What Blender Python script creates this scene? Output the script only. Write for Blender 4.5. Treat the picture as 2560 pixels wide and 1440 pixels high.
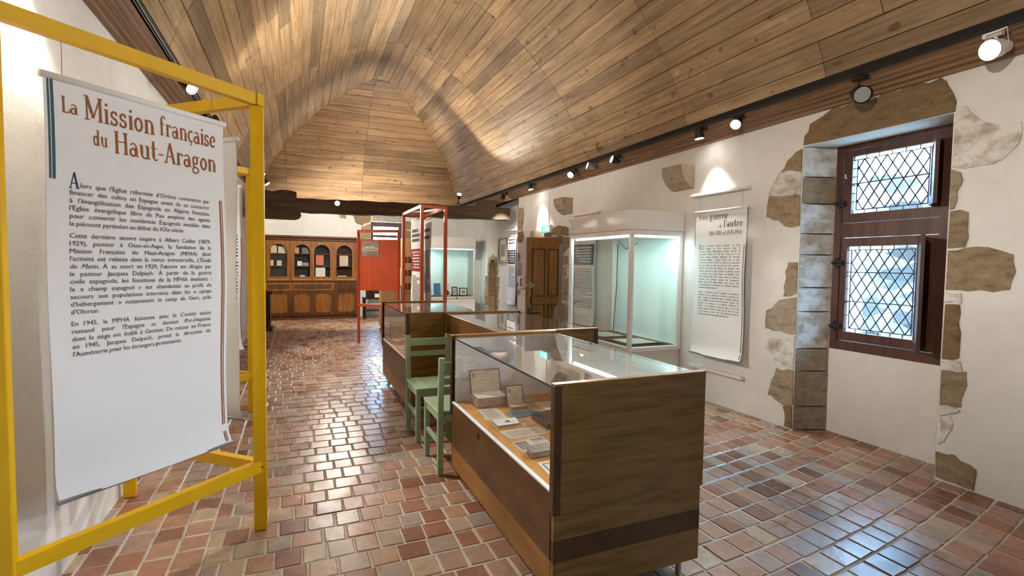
import bpy, math, random
from mathutils import Vector, Matrix
random.seed(7)
for o in list(bpy.data.objects): bpy.data.objects.remove(o)
S = bpy.context.scene
COL = S.collection
# ---------------------------------------------------------------- camera
cam = bpy.data.cameras.new('camera'); camo = bpy.data.objects.new('camera', cam); COL.objects.link(camo)
cam.sensor_width = 36; cam.lens = 36*1257.1/2560; cam.clip_start = .05; cam.clip_end = 200
yaw, pit, rol = math.radians(23.05), math.radians(2.74), math.radians(-0.772)
fw = Vector((math.sin(yaw)*math.cos(pit), math.cos(yaw)*math.cos(pit), -math.sin(pit)))
rt = Vector((math.cos(yaw), -math.sin(yaw), 0)); dn = fw.cross(rt)
r2 = rt*math.cos(rol)+dn*math.sin(rol); d2 = dn*math.cos(rol)-rt*math.sin(rol)
camo.matrix_world = Matrix(((r2.x, -d2.x, -fw.x, 0), (r2.y, -d2.y, -fw.y, 0), (r2.z, -d2.z, -fw.z, 1.5), (0, 0, 0, 1)))
S.camera = camo
# ---------------------------------------------------------------- world, sun, exposure
W = bpy.data.worlds.new('sky'); S.world = W; W.use_nodes = True
bg = W.node_tree.nodes['Background']; bg.inputs[0].default_value = (.42, .68, 1, 1); bg.inputs[1].default_value = 34.0
sun = bpy.data.lights.new('sun', 'SUN'); sun.energy = 9; sun.angle = .02; sun.color = (1, .95, .86)
suno = bpy.data.objects.new('sun', sun); COL.objects.link(suno); suno.location = (-6, -4, 14)
suno.rotation_euler = Vector((.62, .25, -.74)).to_track_quat('-Z', 'Y').to_euler()
for py, pz, sx, sy, px in ((2.65, 1.7, 1.9, .9, 4.62), (-1.5, 1.7, 1.9, 1.2, 4.62)):
    pl = bpy.data.lights.new('window_portal', 'AREA'); pl.shape = 'RECTANGLE'; pl.size = sy; pl.size_y = sx
    pl.cycles.is_portal = True
    po = bpy.data.objects.new('window_portal', pl); COL.objects.link(po); po.location = (px, py, pz)
    po.rotation_euler = Vector((-1, 0, 0)).to_track_quat('-Z', 'Z').to_euler()
S.view_settings.view_transform = 'Standard'; S.view_settings.look = 'None'
S.view_settings.gamma = 1; S.view_settings.use_curve_mapping = False; S.view_settings.exposure = 0.8
LAMP = .82     # overall strength of the room's spotlights
# ---------------------------------------------------------------- materials
MATS = {}
def nt(name):
    m = bpy.data.materials.new(name); m.use_nodes = True; t = m.node_tree
    p = t.nodes['Principled BSDF']; MATS[name] = m
    return m, t, p
def link(t, a, b): t.links.new(a, b)
def node(t, typ, **kw):
    n = t.nodes.new(typ)
    for k, v in kw.items(): setattr(n, k, v)
    return n
def ramp(t, fac, cols, interp='LINEAR'):
    r = node(t, 'ShaderNodeValToRGB'); r.color_ramp.interpolation = interp
    el = r.color_ramp.elements
    while len(el) < len(cols): el.new(.5)
    for e, (p, c) in zip(el, cols): e.position = p; e.color = (*c, 1)
    link(t, fac, r.inputs[0]); return r.outputs[0]
def noise(t, scale, detail=4, vec=None, rough=.55, coord='Object'):
    tc = node(t, 'ShaderNodeTexCoord'); src = tc.outputs[coord]
    if vec:
        mp = node(t, 'ShaderNodeMapping'); mp.inputs['Scale'].default_value = vec; link(t, src, mp.inputs[0]); src = mp.outputs[0]
    n = node(t, 'ShaderNodeTexNoise'); n.inputs['Scale'].default_value = scale; n.inputs['Detail'].default_value = detail
    n.inputs['Roughness'].default_value = rough; link(t, src, n.inputs['Vector']); return n.outputs[0]
def bump(t, p, h, strength=.3, dist=.01):
    b = node(t, 'ShaderNodeBump'); b.inputs['Strength'].default_value = strength; b.inputs['Distance'].default_value = dist
    link(t, h, b.inputs['Height']); link(t, b.outputs[0], p.inputs['Normal'])
def mixc(t, fac, a, b, mode='MIX'):
    n = node(t, 'ShaderNodeMixRGB', blend_type=mode)
    for s, v in ((n.inputs[0], fac), (n.inputs[1], a), (n.inputs[2], b)):
        if isinstance(v, (int, float)): s.default_value = v
        elif isinstance(v, tuple): s.default_value = (*v, 1)
        else: link(t, v, s)
    return n.outputs[0]
def plain(name, c, rough=.6, metal=0, emit=None, es=0, spec=.5, vary=.0, bmp=0, bscale=80):
    m, t, p = nt(name); p.inputs['Base Color'].default_value = (*c, 1); p.inputs['Roughness'].default_value = rough
    p.inputs['Metallic'].default_value = metal; p.inputs['Specular IOR Level'].default_value = spec
    if emit: p.inputs['Emission Color'].default_value = (*emit, 1); p.inputs['Emission Strength'].default_value = es
    if vary:
        f = noise(t, 6, 5); d = tuple(x*(1-vary) for x in c); b = tuple(min(1, x*(1+vary)) for x in c)
        link(t, ramp(t, f, [(.3, d), (.7, b)]), p.inputs['Base Color'])
    if bmp: bump(t, p, noise(t, bscale, 4), bmp, .004)
    return m
def wood(name, dark, mid, light, vec=(6, 60, 60), scale=1.0, rough=.45, rnd=0.0, bmp=.15, spec=.4):
    m, t, p = nt(name)
    g = noise(t, scale, 6, vec, .65)
    c = ramp(t, g, [(.28, dark), (.5, mid), (.72, light)])
    blot = noise(t, 1.7, 3)
    c = mixc(t, .35, c, ramp(t, blot, [(.3, (.55, .55, .55)), (.7, (1.15, 1.15, 1.15))]), 'MULTIPLY')
    if name in ('ceiling_wood', 'hip_wood'):
        kn = noise(t, 7.5, 2, (1.3, .8, 1.3), .4)
        c = mixc(t, 1.0, c, ramp(t, kn, [(.27, (.55, .5, .45)), (.33, (1, 1, 1)), (.68, (1, 1, 1)), (.75, (1.35, 1.33, 1.3))]), 'MULTIPLY')
    if rnd:
        oi = node(t, 'ShaderNodeObjectInfo')
        c = mixc(t, 1.0, c, ramp(t, oi.outputs['Random'], [(0, (1-rnd,)*3), (.25, (1-rnd*.35,)*3), (.8, (1.02, 1.0, .98)), (1, (1+rnd*.35, 1+rnd*.33, 1+rnd*.3))]), 'MULTIPLY')
    link(t, c, p.inputs['Base Color']); p.inputs['Roughness'].default_value = rough; p.inputs['Specular IOR Level'].default_value = spec
    if bmp: bump(t, p, g, bmp, .004)
    return m
def glass(name, tint=(1, 1, 1), wavy=0, ior=1.52):
    m, t, p = nt(name); t.nodes.remove(p); out = t.nodes['Material Output']
    tr = node(t, 'ShaderNodeBsdfTransparent'); tr.inputs[0].default_value = (*tint, 1)
    gl = node(t, 'ShaderNodeBsdfGlossy'); gl.inputs['Roughness'].default_value = .01; gl.inputs[0].default_value = (.95, .98, 1, 1)
    fr = node(t, 'ShaderNodeFresnel'); fr.inputs[0].default_value = ior
    ge = node(t, 'ShaderNodeNewGeometry'); mt = node(t, 'ShaderNodeMath', operation='MULTIPLY'); inv = node(t, 'ShaderNodeMath', operation='SUBTRACT'); inv.inputs[0].default_value = 1
    link(t, ge.outputs['Backfacing'], inv.inputs[1]); link(t, fr.outputs[0], mt.inputs[0]); link(t, inv.outputs[0], mt.inputs[1])
    ad = node(t, 'ShaderNodeMath', operation='ADD'); ad.inputs[1].default_value = 1; link(t, mt.outputs[0], ad.inputs[0]); dv = node(t, 'ShaderNodeMath', operation='DIVIDE'); link(t, mt.outputs[0], dv.inputs[0]); link(t, ad.outputs[0], dv.inputs[1]); m2 = node(t, 'ShaderNodeMath', operation='MULTIPLY'); m2.inputs[1].default_value = 2; link(t, dv.outputs[0], m2.inputs[0])   # both faces of the pane: 2R/(1+R)
    mx = node(t, 'ShaderNodeMixShader'); link(t, m2.outputs[0], mx.inputs[0]); link(t, tr.outputs[0], mx.inputs[1]); link(t, gl.outputs[0], mx.inputs[2])
    link(t, mx.outputs[0], out.inputs[0])
    if wavy:
        b = node(t, 'ShaderNodeBump'); b.inputs['Strength'].default_value = wavy; b.inputs['Distance'].default_value = .01
        link(t, noise(t, 25, 2), b.inputs['Height']); link(t, b.outputs[0], gl.inputs['Normal']); link(t, b.outputs[0], fr.inputs['Normal'])
    return m
def plaster():
    m, t, p = nt('plaster')
    f = noise(t, 1.3, 6, None, .6); f2 = noise(t, 9, 5)
    c = ramp(t, f, [(.3, (.70, .675, .64)), (.55, (.79, .775, .755)), (.8, (.82, .81, .79))])
    c = mixc(t, .25, c, ramp(t, f2, [(.3, (.8, .78, .75)), (.7, (1, 1, 1))]), 'MULTIPLY')
    link(t, c, p.inputs['Base Color']); p.inputs['Roughness'].default_value = .85; p.inputs['Specular IOR Level'].default_value = .2
    bump(t, p, mixc(t, .3, f2, noise(t, 60, 4)), .35, .012)
def stone():
    m, t, p = nt('stone')
    oi = node(t, 'ShaderNodeObjectInfo')
    c0 = ramp(t, oi.outputs['Random'], [(0, (.30, .21, .12)), (.3, (.42, .31, .19)), (.6, (.52, .41, .28)), (.85, (.55, .47, .37)), (1, (.60, .55, .48))])
    f = noise(t, 11, 8, (1, .8, 1.8), .75)
    c = mixc(t, 1.0, c0, ramp(t, f, [(.3, (.42, .39, .35)), (.45, (.9, .88, .85)), (.6, (1.1, 1.08, 1.05)), (.72, (1.45, 1.45, 1.42))]), 'MULTIPLY')
    link(t, c, p.inputs['Base Color']); p.inputs['Roughness'].default_value = .9; p.inputs['Specular IOR Level'].default_value = .15
    bump(t, p, f, 1.0, .035)
def brickmat():
    m, t, p = nt('terracotta')
    at = node(t, 'ShaderNodeAttribute', attribute_name='rnd')
    c0 = ramp(t, at.outputs['Fac'], [(0, (.17, .07, .042)), (.15, (.29, .125, .072)), (.38, (.40, .20, .118)), (.58, (.44, .25, .16)), (.74, (.37, .255, .195)), (.88, (.36, .29, .235)), (1, (.50, .36, .22))])
    f = noise(t, 26, 6, None, .65); f3 = noise(t, 5, 3)
    c = mixc(t, .65, c0, ramp(t, f, [(.25, (.62, .6, .58)), (.55, (1, 1, 1)), (.8, (1.25, 1.22, 1.2))]), 'MULTIPLY')
    link(t, c, p.inputs['Base Color'])
    r = node(t, 'ShaderNodeMapRange'); r.inputs[1].default_value = .3; r.inputs[2].default_value = .7; r.inputs[3].default_value = .2; r.inputs[4].default_value = .4
    link(t, f3, r.inputs[0]); link(t, r.outputs[0], p.inputs['Roughness']); p.inputs['Specular IOR Level'].default_value = .5
    bump(t, p, f, .25, .006)
def limestone():
    m, t, p = nt('limewashed_stone')
    f = noise(t, 7, 6, (1, 1, 1.4), .65); c = ramp(t, f, [(.32, (.36, .29, .21)), (.46, (.55, .50, .43)), (.58, (.72, .71, .68))])
    link(t, c, p.inputs['Base Color']); p.inputs['Roughness'].default_value = .9; bump(t, p, f, .6, .015)
plaster(); stone(); brickmat(); limestone()
plain('mortar', (.56, .50, .42), .8, vary=.2, bmp=.4)
wood('ceiling_wood', (.21, .132, .068), (.385, .262, .142), (.52, .38, .225), (22, 1.1, 22), 1.0, .5, .45)
wood('hip_wood', (.19, .11, .055), (.36, .23, .125), (.50, .345, .205), (1.1, 18, 22), 1.0, .5, .45)
wood('cornice_wood', (.13, .07, .035), (.24, .14, .075), (.34, .21, .12), (40, 1.0, 40), 1, .5)
wood('old_beam', (.035, .02, .011), (.075, .045, .025), (.13, .085, .05), (1.0, 14, 14), 1, .7, 0, .6)
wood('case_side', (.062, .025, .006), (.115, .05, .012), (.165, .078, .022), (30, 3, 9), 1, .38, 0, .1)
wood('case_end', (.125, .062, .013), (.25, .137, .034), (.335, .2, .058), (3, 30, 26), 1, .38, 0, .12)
wood('case_plinth', (.19, .08, .012), (.30, .135, .024), (.38, .185, .045), (20, 2, 9), 1, .4)
wood('case_dark', (.05, .022, .008), (.09, .042, .015), (.13, .065, .025), (20, 2, 9), 1, .4)
wood('door_wood', (.19, .075, .02), (.33, .145, .04), (.43, .21, .065), (20, 20, 1.6), 1, .4)
wood('bookcase_wood', (.13, .045, .008), (.24, .092, .018), (.32, .14, .032), (18, 18, 2), 1, .5, spec=.25)
wood('bookcase_dark', (.05, .017, .005), (.10, .038, .010), (.15, .062, .018), (18, 18, 2), 1, .5, spec=.25)
wood('window_wood', (.055, .022, .016), (.10, .042, .03), (.14, .065, .048), (20, 20, 2), 1, .45)
wood('pale_wood', (.36, .20, .09), (.50, .30, .145), (.58, .38, .2), (16, 16, 1.5), 1, .5)
wood('dark_furniture', (.012, .006, .004), (.028, .014, .009), (.05, .026, .016), (10, 10, 2), 1, .35)
plain('yellow_paint', (.74, .43, .004), .5, vary=.06, spec=.3)
plain('orange_paint', (.62, .10, .035), .4, vary=.06)
plain('red_panel', (.55, .075, .018), .5, vary=.06)
plain('green_paint', (.31, .42, .26), .45, vary=.12)
plain('banner_cloth', (.80, .80, .80), .8, spec=.2, bmp=.12, bscale=300)
plain('ink_dark', (.035, .04, .05), .8, spec=.1)
plain('ink_grey', (.085, .087, .095), .8, spec=.1)
plain('ink_brown', (.33, .11, .045), .8, spec=.1)
plain('ink_teal', (.06, .13, .16), .8, spec=.1)
plain('ink_navy', (.03, .055, .09), .8, spec=.1)
plain('ink_crimson', (.26, .02, .02), .8, spec=.1)
plain('ink_white', (.75, .75, .75), .8, spec=.1)
plain('white_lacquer', (.80, .78, .77), .35)
plain('white_lining', (.80, .84, .88), .8, vary=.04)
plain('pale_green_lining', (.62, .72, .68), .8)
plain('tan_felt', (.62, .29, .06), .9, vary=.08)
plain('black_metal', (.012, .012, .013), .4)
plain('grey_metal', (.35, .35, .36), .35, .6)
plain('white_metal', (.75, .75, .74), .4)
plain('brass', (.45, .32, .12), .35, .8)
plain('lead', (.03, .035, .05), .5, .3)
plain('void_black', (.012, .010, .009), .9)
plain('paper', (.62, .54, .42), .85, vary=.07)
plain('paper_white', (.76, .74, .69), .85, vary=.04)
plain('paper_teal', (.12, .25, .28), .8, vary=.1)
plain('paper_pink', (.50, .34, .26), .85)
plain('paper_grey', (.33, .29, .30), .85)
plain('page_edges', (.33, .22, .14), .9, vary=.15)
plain('black_leather', (.018, .016, .015), .45, vary=.2, bmp=.2)
plain('brown_leather', (.10, .055, .03), .5, vary=.2)
plain('blue_cover', (.05, .13, .27), .7)
plain('photo_dark', (.10, .085, .075), .5, vary=.5)
plain('photo_mid', (.27, .24, .21), .5, vary=.5)
plain('gilt', (.32, .17, .05), .4, .2)
plain('rubber_black', (.01, .01, .01), .6)
plain('cream_seat', (.6, .5, .32), .7)
plain('exit_green', (.02, .45, .42), .5, emit=(.05, .75, .75), es=1.2)
plain('exit_white', (.9, .95, .95), .5, emit=(.75, 1, 1), es=1.5)
plain('lens_lit', (1, 1, 1), .3, emit=(1, .95, .86), es=40)
plain('lens_off', (.4, .4, .42), .15)
plain('case_tube', (.9, 1, 1), .4, emit=(.62, 1, 1), es=9)
plain('label_red', (.5, .03, .03), .6)
plain('grave_stone', (.27, .24, .205), .9, vary=.25, bmp=.6, bscale=60)
glass('glass'); glass('case_glass', (.985, .995, .99)); glass('window_glass', (.9, .97, 1), .5)
plain('glass_edge', (.012, .03, .028), .2)
def facade():
    m, t, p = nt('courtyard_stone')
    tc = node(t, 'ShaderNodeTexCoord'); mp = node(t, 'ShaderNodeMapping'); mp.inputs['Rotation'].default_value = (0, math.pi/2, 0)
    mp2 = node(t, 'ShaderNodeMapping'); mp2.inputs['Rotation'].default_value = (math.pi/2, 0, math.pi/2)
    link(t, tc.outputs['Object'], mp2.inputs[0])
    v = node(t, 'ShaderNodeTexVoronoi', feature='F1'); v.inputs['Scale'].default_value = 2.6
    sc = node(t, 'ShaderNodeMapping'); sc.inputs['Scale'].default_value = (1, 1, 2.0); link(t, tc.outputs['Object'], sc.inputs[0]); link(t, sc.outputs[0], v.inputs['Vector'])
    c = ramp(t, v.outputs['Color'], [(.2, (.02, .02, .02)), (.45, (.09, .085, .08)), (.8, (.22, .21, .20))])
    c = mixc(t, .5, c, ramp(t, noise(t, 5, 6), [(.3, (.55, .55, .55)), (.7, (1.1, 1.1, 1.1))]), 'MULTIPLY')
    link(t, c, p.inputs['Base Color']); p.inputs['Roughness'].default_value = .95
facade()
# ---------------------------------------------------------------- mesh helpers
class MB:
    def __init__(s): s.v = []; s.f = []; s.a = []
    def add(s, vs, fs, a=None):
        n = len(s.v); s.v += [tuple(v) for v in vs]; s.f += [tuple(i+n for i in f) for f in fs]
        if a is not None: s.a += [a]*len(fs)
        return s
    def box(s, x0, x1, y0, y1, z0, z1, a=None):
        return s.add([(x, y, z) for z in (z0, z1) for y in (y0, y1) for x in (x0, x1)],
                     [(0, 2, 3, 1), (4, 5, 7, 6), (0, 1, 5, 4), (2, 6, 7, 3), (0, 4, 6, 2), (1, 3, 7, 5)], a)
    def cbox(s, x0, x1, y0, y1, z0, z1, c=.004):
        # box with chamfered edges (24 corners)
        pts = []; q = (x0, x1), (y0, y1), (z0, z1)
        import itertools
        for k in range(3):
            for i, j, l in itertools.product((0, 1), repeat=3):
                id_ = (i, j, l); p = []
                for ax in range(3):
                    d = 0 if ax == k else c
                    p.append(q[ax][id_[ax]]+(d if id_[ax] == 0 else -d))
                pts.append(tuple(p))
        # hull via known face lists
        def I(k, i, j, l): return k*8+i*4+j*2+l
        f = []
        for sgn in (0, 1):
            f.append((I(0, sgn, 0, 0), I(0, sgn, 1, 0), I(0, sgn, 1, 1), I(0, sgn, 0, 1)))
            f.append((I(1, 0, sgn, 0), I(1, 0, sgn, 1), I(1, 1, sgn, 1), I(1, 1, sgn, 0)))
            f.append((I(2, 0, 0, sgn), I(2, 1, 0, sgn), I(2, 1, 1, sgn), I(2, 0, 1, sgn)))
        for a in (0, 1):
            for b in (0, 1):
                f.append((I(0, a, b, 0), I(0, a, b, 1), I(1, a, b, 1), I(1, a, b, 0)))
                f.append((I(0, a, 0, b), I(0, a, 1, b), I(2, a, 1, b), I(2, a, 0, b)))
                f.append((I(1, 0, a, b), I(1, 1, a, b), I(2, 1, a, b), I(2, 0, a, b)))
        for i, j, l in itertools.product((0, 1), repeat=3): f.append((I(0, i, j, l), I(1, i, j, l), I(2, i, j, l)))
        return s.add(pts, f)
    def prism(s, poly, fn, d0, d1, a=None):
        # poly: 2D points; fn(u, v, d) -> 3D
        n = len(poly); vs = [fn(u, v, d0) for u, v in poly]+[fn(u, v, d1) for u, v in poly]
        fs = [tuple(range(n)), tuple(range(2*n-1, n-1, -1))]+[(i, i+n, (i+1) % n+n, (i+1) % n) for i in range(n)]
        return s.add(vs, fs, a)
    def bar(s, p, q, w, h, up=(0, 0, 1)):
        p = Vector(p); q = Vector(q); d = (q-p).normalized(); up = Vector(up)
        if abs(d.dot(up)) > .99: up = Vector((0, 1, 0))
        r = d.cross(up).normalized(); u = r.cross(d)
        vs = [e+r*(a*w/2)+u*(b*h/2) for e in (p, q) for a, b in ((-1, -1), (1, -1), (1, 1), (-1, 1))]
        return s.add(vs, [(3, 2, 1, 0), (4, 5, 6, 7), (0, 1, 5, 4), (1, 2, 6, 5), (2, 3, 7, 6), (3, 0, 4, 7)])
    def tube(s, p, q, r0, r1=None, n=12, cap=True):
        r1 = r0 if r1 is None else r1
        p = Vector(p); q = Vector(q); d = (q-p).normalized(); up = Vector((0, 0, 1)) if abs(d.z) < .95 else Vector((1, 0, 0))
        x = d.cross(up).normalized(); y = d.cross(x)
        vs = []
        for e, r in ((p, r0), (q, r1)):
            for i in range(n):
                a = 2*math.pi*i/n; vs.append(e+x*(r*math.cos(a))+y*(r*math.sin(a)))
        fs = [(i, (i+1) % n, (i+1) % n+n, i+n) for i in range(n)]
        if cap: fs += [tuple(range(n-1, -1, -1)), tuple(range(n, 2*n))]
        return s.add(vs, fs)
    def path(s, pts, r, n=8):
        for a, b in zip(pts, pts[1:]): s.tube(a, b, r, n=n)
        return s
    def disc(s, c, d, r, n=20):
        d = Vector(d).normalized(); up = Vector((0, 0, 1)) if abs(d.z) < .95 else Vector((1, 0, 0))
        x = d.cross(up).normalized(); y = d.cross(x)
        return s.add([Vector(c)+x*(r*math.cos(2*math.pi*i/n))+y*(r*math.sin(2*math.pi*i/n)) for i in range(n)], [tuple(range(n))])
    def build(s, name, mat, parent=None, smooth=False):
        # vertices are given in world space; the object is placed at its parent's origin (or its own base)
        me = bpy.data.meshes.new(name)
        if parent is not None: org = wloc(parent)
        else:
            xs = [v[0] for v in s.v]; ys = [v[1] for v in s.v]; zs = [v[2] for v in s.v]
            org = Vector(((min(xs)+max(xs))/2, (min(ys)+max(ys))/2, min(zs)))
        me.from_pydata([tuple(Vector(v)-org) for v in s.v], [], s.f); me.update()
        import bmesh
        bm = bmesh.new(); bm.from_mesh(me); bmesh.ops.recalc_face_normals(bm, faces=bm.faces); bm.to_mesh(me); bm.free()
        if s.a:
            at = me.attributes.new('rnd', 'FLOAT', 'FACE'); at.data.foreach_set('value', s.a)
        if smooth: me.shade_smooth()
        o = bpy.data.objects.new(name, me); COL.objects.link(o)
        if mat: me.materials.append(MATS[mat])
        if parent is not None: o.parent = parent; ORG[o.name] = org
        else: o.location = org; ORG[o.name] = org
        return o
ORG = {}
def wloc(o): return ORG[o.name]
def tag(o, label=None, cat=None, group=None, kind=None):
    if label: o['label'] = label
    if cat: o['category'] = cat
    if group: o['group'] = group
    if kind: o['kind'] = kind
    return o
def thing(name, label, cat, loc, group=None):
    o = bpy.data.objects.new(name, None); COL.objects.link(o); o.location = loc; o.empty_display_size = .1
    ORG[o.name] = Vector(loc); return tag(o, label, cat, group)
def copy_tree(o, parent=None):
    c = o.copy(); COL.objects.link(c); c.parent = parent; ORG[c.name] = ORG[o.name]
    for ch in list(o.children): copy_tree(ch, c)
    return c
def B(*a): return MB().box(*a)
def CB(*a): return MB().cbox(*a)
# ================================================================ the setting
def rough(poly, amp=.016, step=.045):
    out = []; n = len(poly)
    for i in range(n):
        a = poly[i]; b = poly[(i+1) % n]; L = math.hypot(b[0]-a[0], b[1]-a[1]); k = max(1, int(L/step))
        if abs(a[0]-b[0]) < .004 or (abs(a[1]-2.595) < .006 and abs(b[1]-2.595) < .006): out.append(a); continue
        for j in range(k):
            t = j/k; q = amp if j else amp*.4
            out.append((a[0]+(b[0]-a[0])*t+random.uniform(-q, q), a[1]+(b[1]-a[1])*t+random.uniform(-q, q)))
    return out
XR, ZT = 4.2, 2.86
# ---- floor
floor = tag(MB().box(-1.4, 5.4, -4.2, 14.7, -.25, -.006).build('floor', 'mortar'), kind='structure')
bricks = []
def skew(x): return .03*max(0, x-.5)**2
y = -4.1; k = 0
while y < 14.5:
    h = random.uniform(.152, .176); x = -.45-random.uniform(0, .12)*(k % 2)
    x = -.45
    first = True
    while x < 5.2:
        w = random.uniform(.115, .162)
        if first and k % 2: w *= .55
        first = False
        bricks.append((x, x+w, y, y+h)); x += w
    y += h; k += 1
for c in range(5):
    x0 = -.45-.136*(c+1); y = -4.1-random.uniform(0, .1)
    while y < 14.5:
        h = random.uniform(.15, .2); bricks.append((x0, x0+.136, y, y+h)); y += h
def brick_mesh(mb, b):
    x0, x1, y0, y1 = b; g = .0055; j = lambda: random.uniform(-.0035, .0035); zt = random.uniform(-.003, .0)
    c = [(x0+g+j(), y0+g+j()), (x1-g+j(), y0+g+j()), (x1-g+j(), y1-g+j()), (x0+g+j(), y1-g+j())]
    mx = sum(p[0] for p in c)/4; my = sum(p[1] for p in c)/4
    ins = lambda p: (p[0]+(.005 if p[0] < mx else -.005), p[1]+(.005 if p[1] < my else -.005))
    vs = []
    for (px, py), z in [(p, -.03) for p in c]+[(p, zt-.004) for p in c]+[(ins(p), zt) for p in c]:
        vs.append((px, py+skew(px), z))
    fs = [(8, 9, 10, 11)]+[(i, (i+1) % 4, (i+1) % 4+4, i+4) for i in range(4)]+[(i+4, (i+1) % 4+4, (i+1) % 4+8, i+8) for i in range(4)]
    mb.add(vs, fs, random.random())
def vis(b):
    p = Vector(((b[0]+b[1])/2, (b[2]+b[3])/2+skew(b[0]), -1.5)); d = p.dot(fw)
    if d < .3: return 99
    u = p.dot(r2)/d; v = p.dot(d2)/d
    if abs(u) > 1.03 or abs(v) > .585: return 99
    if .97 < p.x < 1.8 and 1.75 < p.y < 3.4: return 99
    return d
order = sorted(bricks, key=vis)
for b in order[:300]:
    mb = MB(); brick_mesh(mb, b); mb.build('brick', 'terracotta', floor)
mb = MB()
for b in order[300:]: brick_mesh(mb, b)
tag(mb.build('brick_field', 'terracotta', floor), kind='stuff')
# ---- walls
def yz(u, v, d): return (XR-d, u, v)
wr = MB()
XO = 4.95
wr.box(XR, XO, -4.2, -2.1, -.1, 3.0); wr.box(XR, XO, -2.1, -.95, 2.6, 3.0); wr.box(XR, XO, -2.1, -.95, -.1, .85)
wr.box(XR, XO, -.95, 2.07, -.1, 3.0); wr.box(XR, XO, 2.07, 3.2, 2.59, 3.0)
wr.box(4.5, XO, 3.088, 3.2, -.1, 2.6); wr.box(4.5, XO, 2.07, 2.2, -.1, 2.6); wr.box(XR, XO, 3.2, 7.66, -.1, 3.0); wr.box(XR, XO, 7.66, 8.62, 2.0, 3.0); wr.box(XR, XO, 8.62, 9.6, -.1, 3.0)
wall_right = tag(wr.build('wall_right', 'plaster'), kind='structure')
tag(MB().box(4.501, XO-.01, 2.2, 3.088, -.1, .77).build('wall_under_window', 'plaster'), kind='structure')
STONES = {
'lintel':[(3.19,2.60),(3.18,2.68),(3.14,2.77),(3.02,2.81),(2.95,2.855),(2.16,2.855),(2.08,2.73),(2.06,2.595),(2.52,2.595),(3.01,2.595)],
'R1':[(2.06,2.64),(2.00,2.62),(1.93,2.51),(1.85,2.46),(1.71,2.43),(1.70,2.38),(1.71,2.30),(1.79,2.22),(1.91,2.20),(1.99,2.19),(2.06,2.21)],
'R2':[(2.06,2.20),(2.01,2.17),(2.02,1.98),(2.04,1.92),(2.06,1.92)],
'R3':[(2.06,1.91),(1.96,1.89),(1.95,1.81),(1.96,1.66),(2.06,1.65)],
'R4':[(2.06,1.64),(1.96,1.65),(1.79,1.64),(1.71,1.60),(1.69,1.49),(1.71,1.38),(1.80,1.36),(1.98,1.36),(2.06,1.36)],
'R5':[(2.06,1.34),(1.97,1.34),(1.97,1.27),(2.06,1.27)],
'R6':[(2.06,1.26),(1.97,1.26),(1.96,1.07),(1.96,0.89),(2.06,0.87)],
'R7':[(2.06,0.85),(1.95,0.87),(1.94,0.81),(2.06,0.80)],
'R8':[(2.06,0.79),(1.92,0.80),(1.91,0.71),(1.94,0.56),(2.06,0.54)],
'R9':[(2.06,0.53),(1.94,0.54),(1.95,0.51),(2.06,0.46)],
'R10':[(2.06,0.45),(1.99,0.48),(1.97,0.42),(2.02,0.29),(2.05,0.25)],
'R11':[(2.06,0.20),(1.96,0.21),(1.83,0.16),(1.84,0.01),(1.99,0.01),(2.06,0.02)],
'L1':[(3.27,2.55),(3.21,2.57),(3.21,2.37),(3.42,2.40)],
'L2':[(3.45,2.39),(3.21,2.36),(3.21,2.17),(3.54,2.20)],
'L3':[(3.54,2.19),(3.21,2.16),(3.21,1.88),(3.29,1.87),(3.57,1.99)],
'L5':[(3.30,1.55),(3.21,1.55),(3.21,1.26),(3.34,1.23),(3.33,1.46)],
'L6':[(3.38,1.20),(3.21,1.23),(3.21,0.89),(3.32,0.89),(3.53,0.91),(3.52,1.09)],
'L7':[(3.49,0.81),(3.21,0.87),(3.21,0.68),(3.21,0.56),(3.44,0.63),(3.53,0.69)],
'L8':[(3.39,0.54),(3.21,0.55),(3.21,0.23),(3.29,0.21),(3.47,0.27),(3.41,0.46)],
'L9':[(3.30,0.19),(3.21,0.22),(3.21,0.01),(3.28,0.02)],
'dl1':[(8.99,2.03),(8.96,2.13),(8.81,2.14),(8.47,2.12),(8.42,2.01)],
'dl2':[(8.38,2.01),(8.36,2.06),(8.16,2.07),(8.07,2.15),(7.82,2.18),(7.47,2.12),(7.44,1.99),(7.65,2.01)],
'dj1':[(7.65,1.97),(7.42,1.97),(7.42,1.80),(7.65,1.69)],
'dj2':[(7.65,1.67),(7.48,1.65),(7.48,1.52),(7.65,1.48)],
'dj3':[(7.65,1.46),(7.54,1.46),(7.51,1.30),(7.65,1.28)],
'dj4':[(7.65,1.26),(7.43,1.27),(7.46,1.06),(7.65,1.05)],
'dj5':[(7.65,1.03),(7.46,1.04),(7.47,0.90),(7.65,0.89)],
'cq1':[(9.59,2.66),(9.32,2.63),(9.29,2.54),(9.36,2.18),(9.59,2.21)],
'cq2':[(9.59,2.17),(9.32,2.16),(9.28,2.02),(9.38,1.94),(9.59,1.95)],
'cq3':[(9.59,1.74),(9.46,1.71),(9.48,1.57),(9.59,1.54)],
'cq4':[(9.59,1.52),(9.37,1.51),(9.35,1.37),(9.44,1.21),(9.59,1.18)],
'cq5':[(9.59,0.97),(9.43,0.97),(9.43,0.89),(9.59,0.84)]}
for kk, poly in STONES.items():
    MB().prism(rough(poly), yz, -.02, random.uniform(.006, .014)).build('stone', 'limewashed_stone' if kk in ('R5', 'R7', 'R9', 'R10', 'L2', 'L7', 'R1') else 'stone', wall_right)
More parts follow.
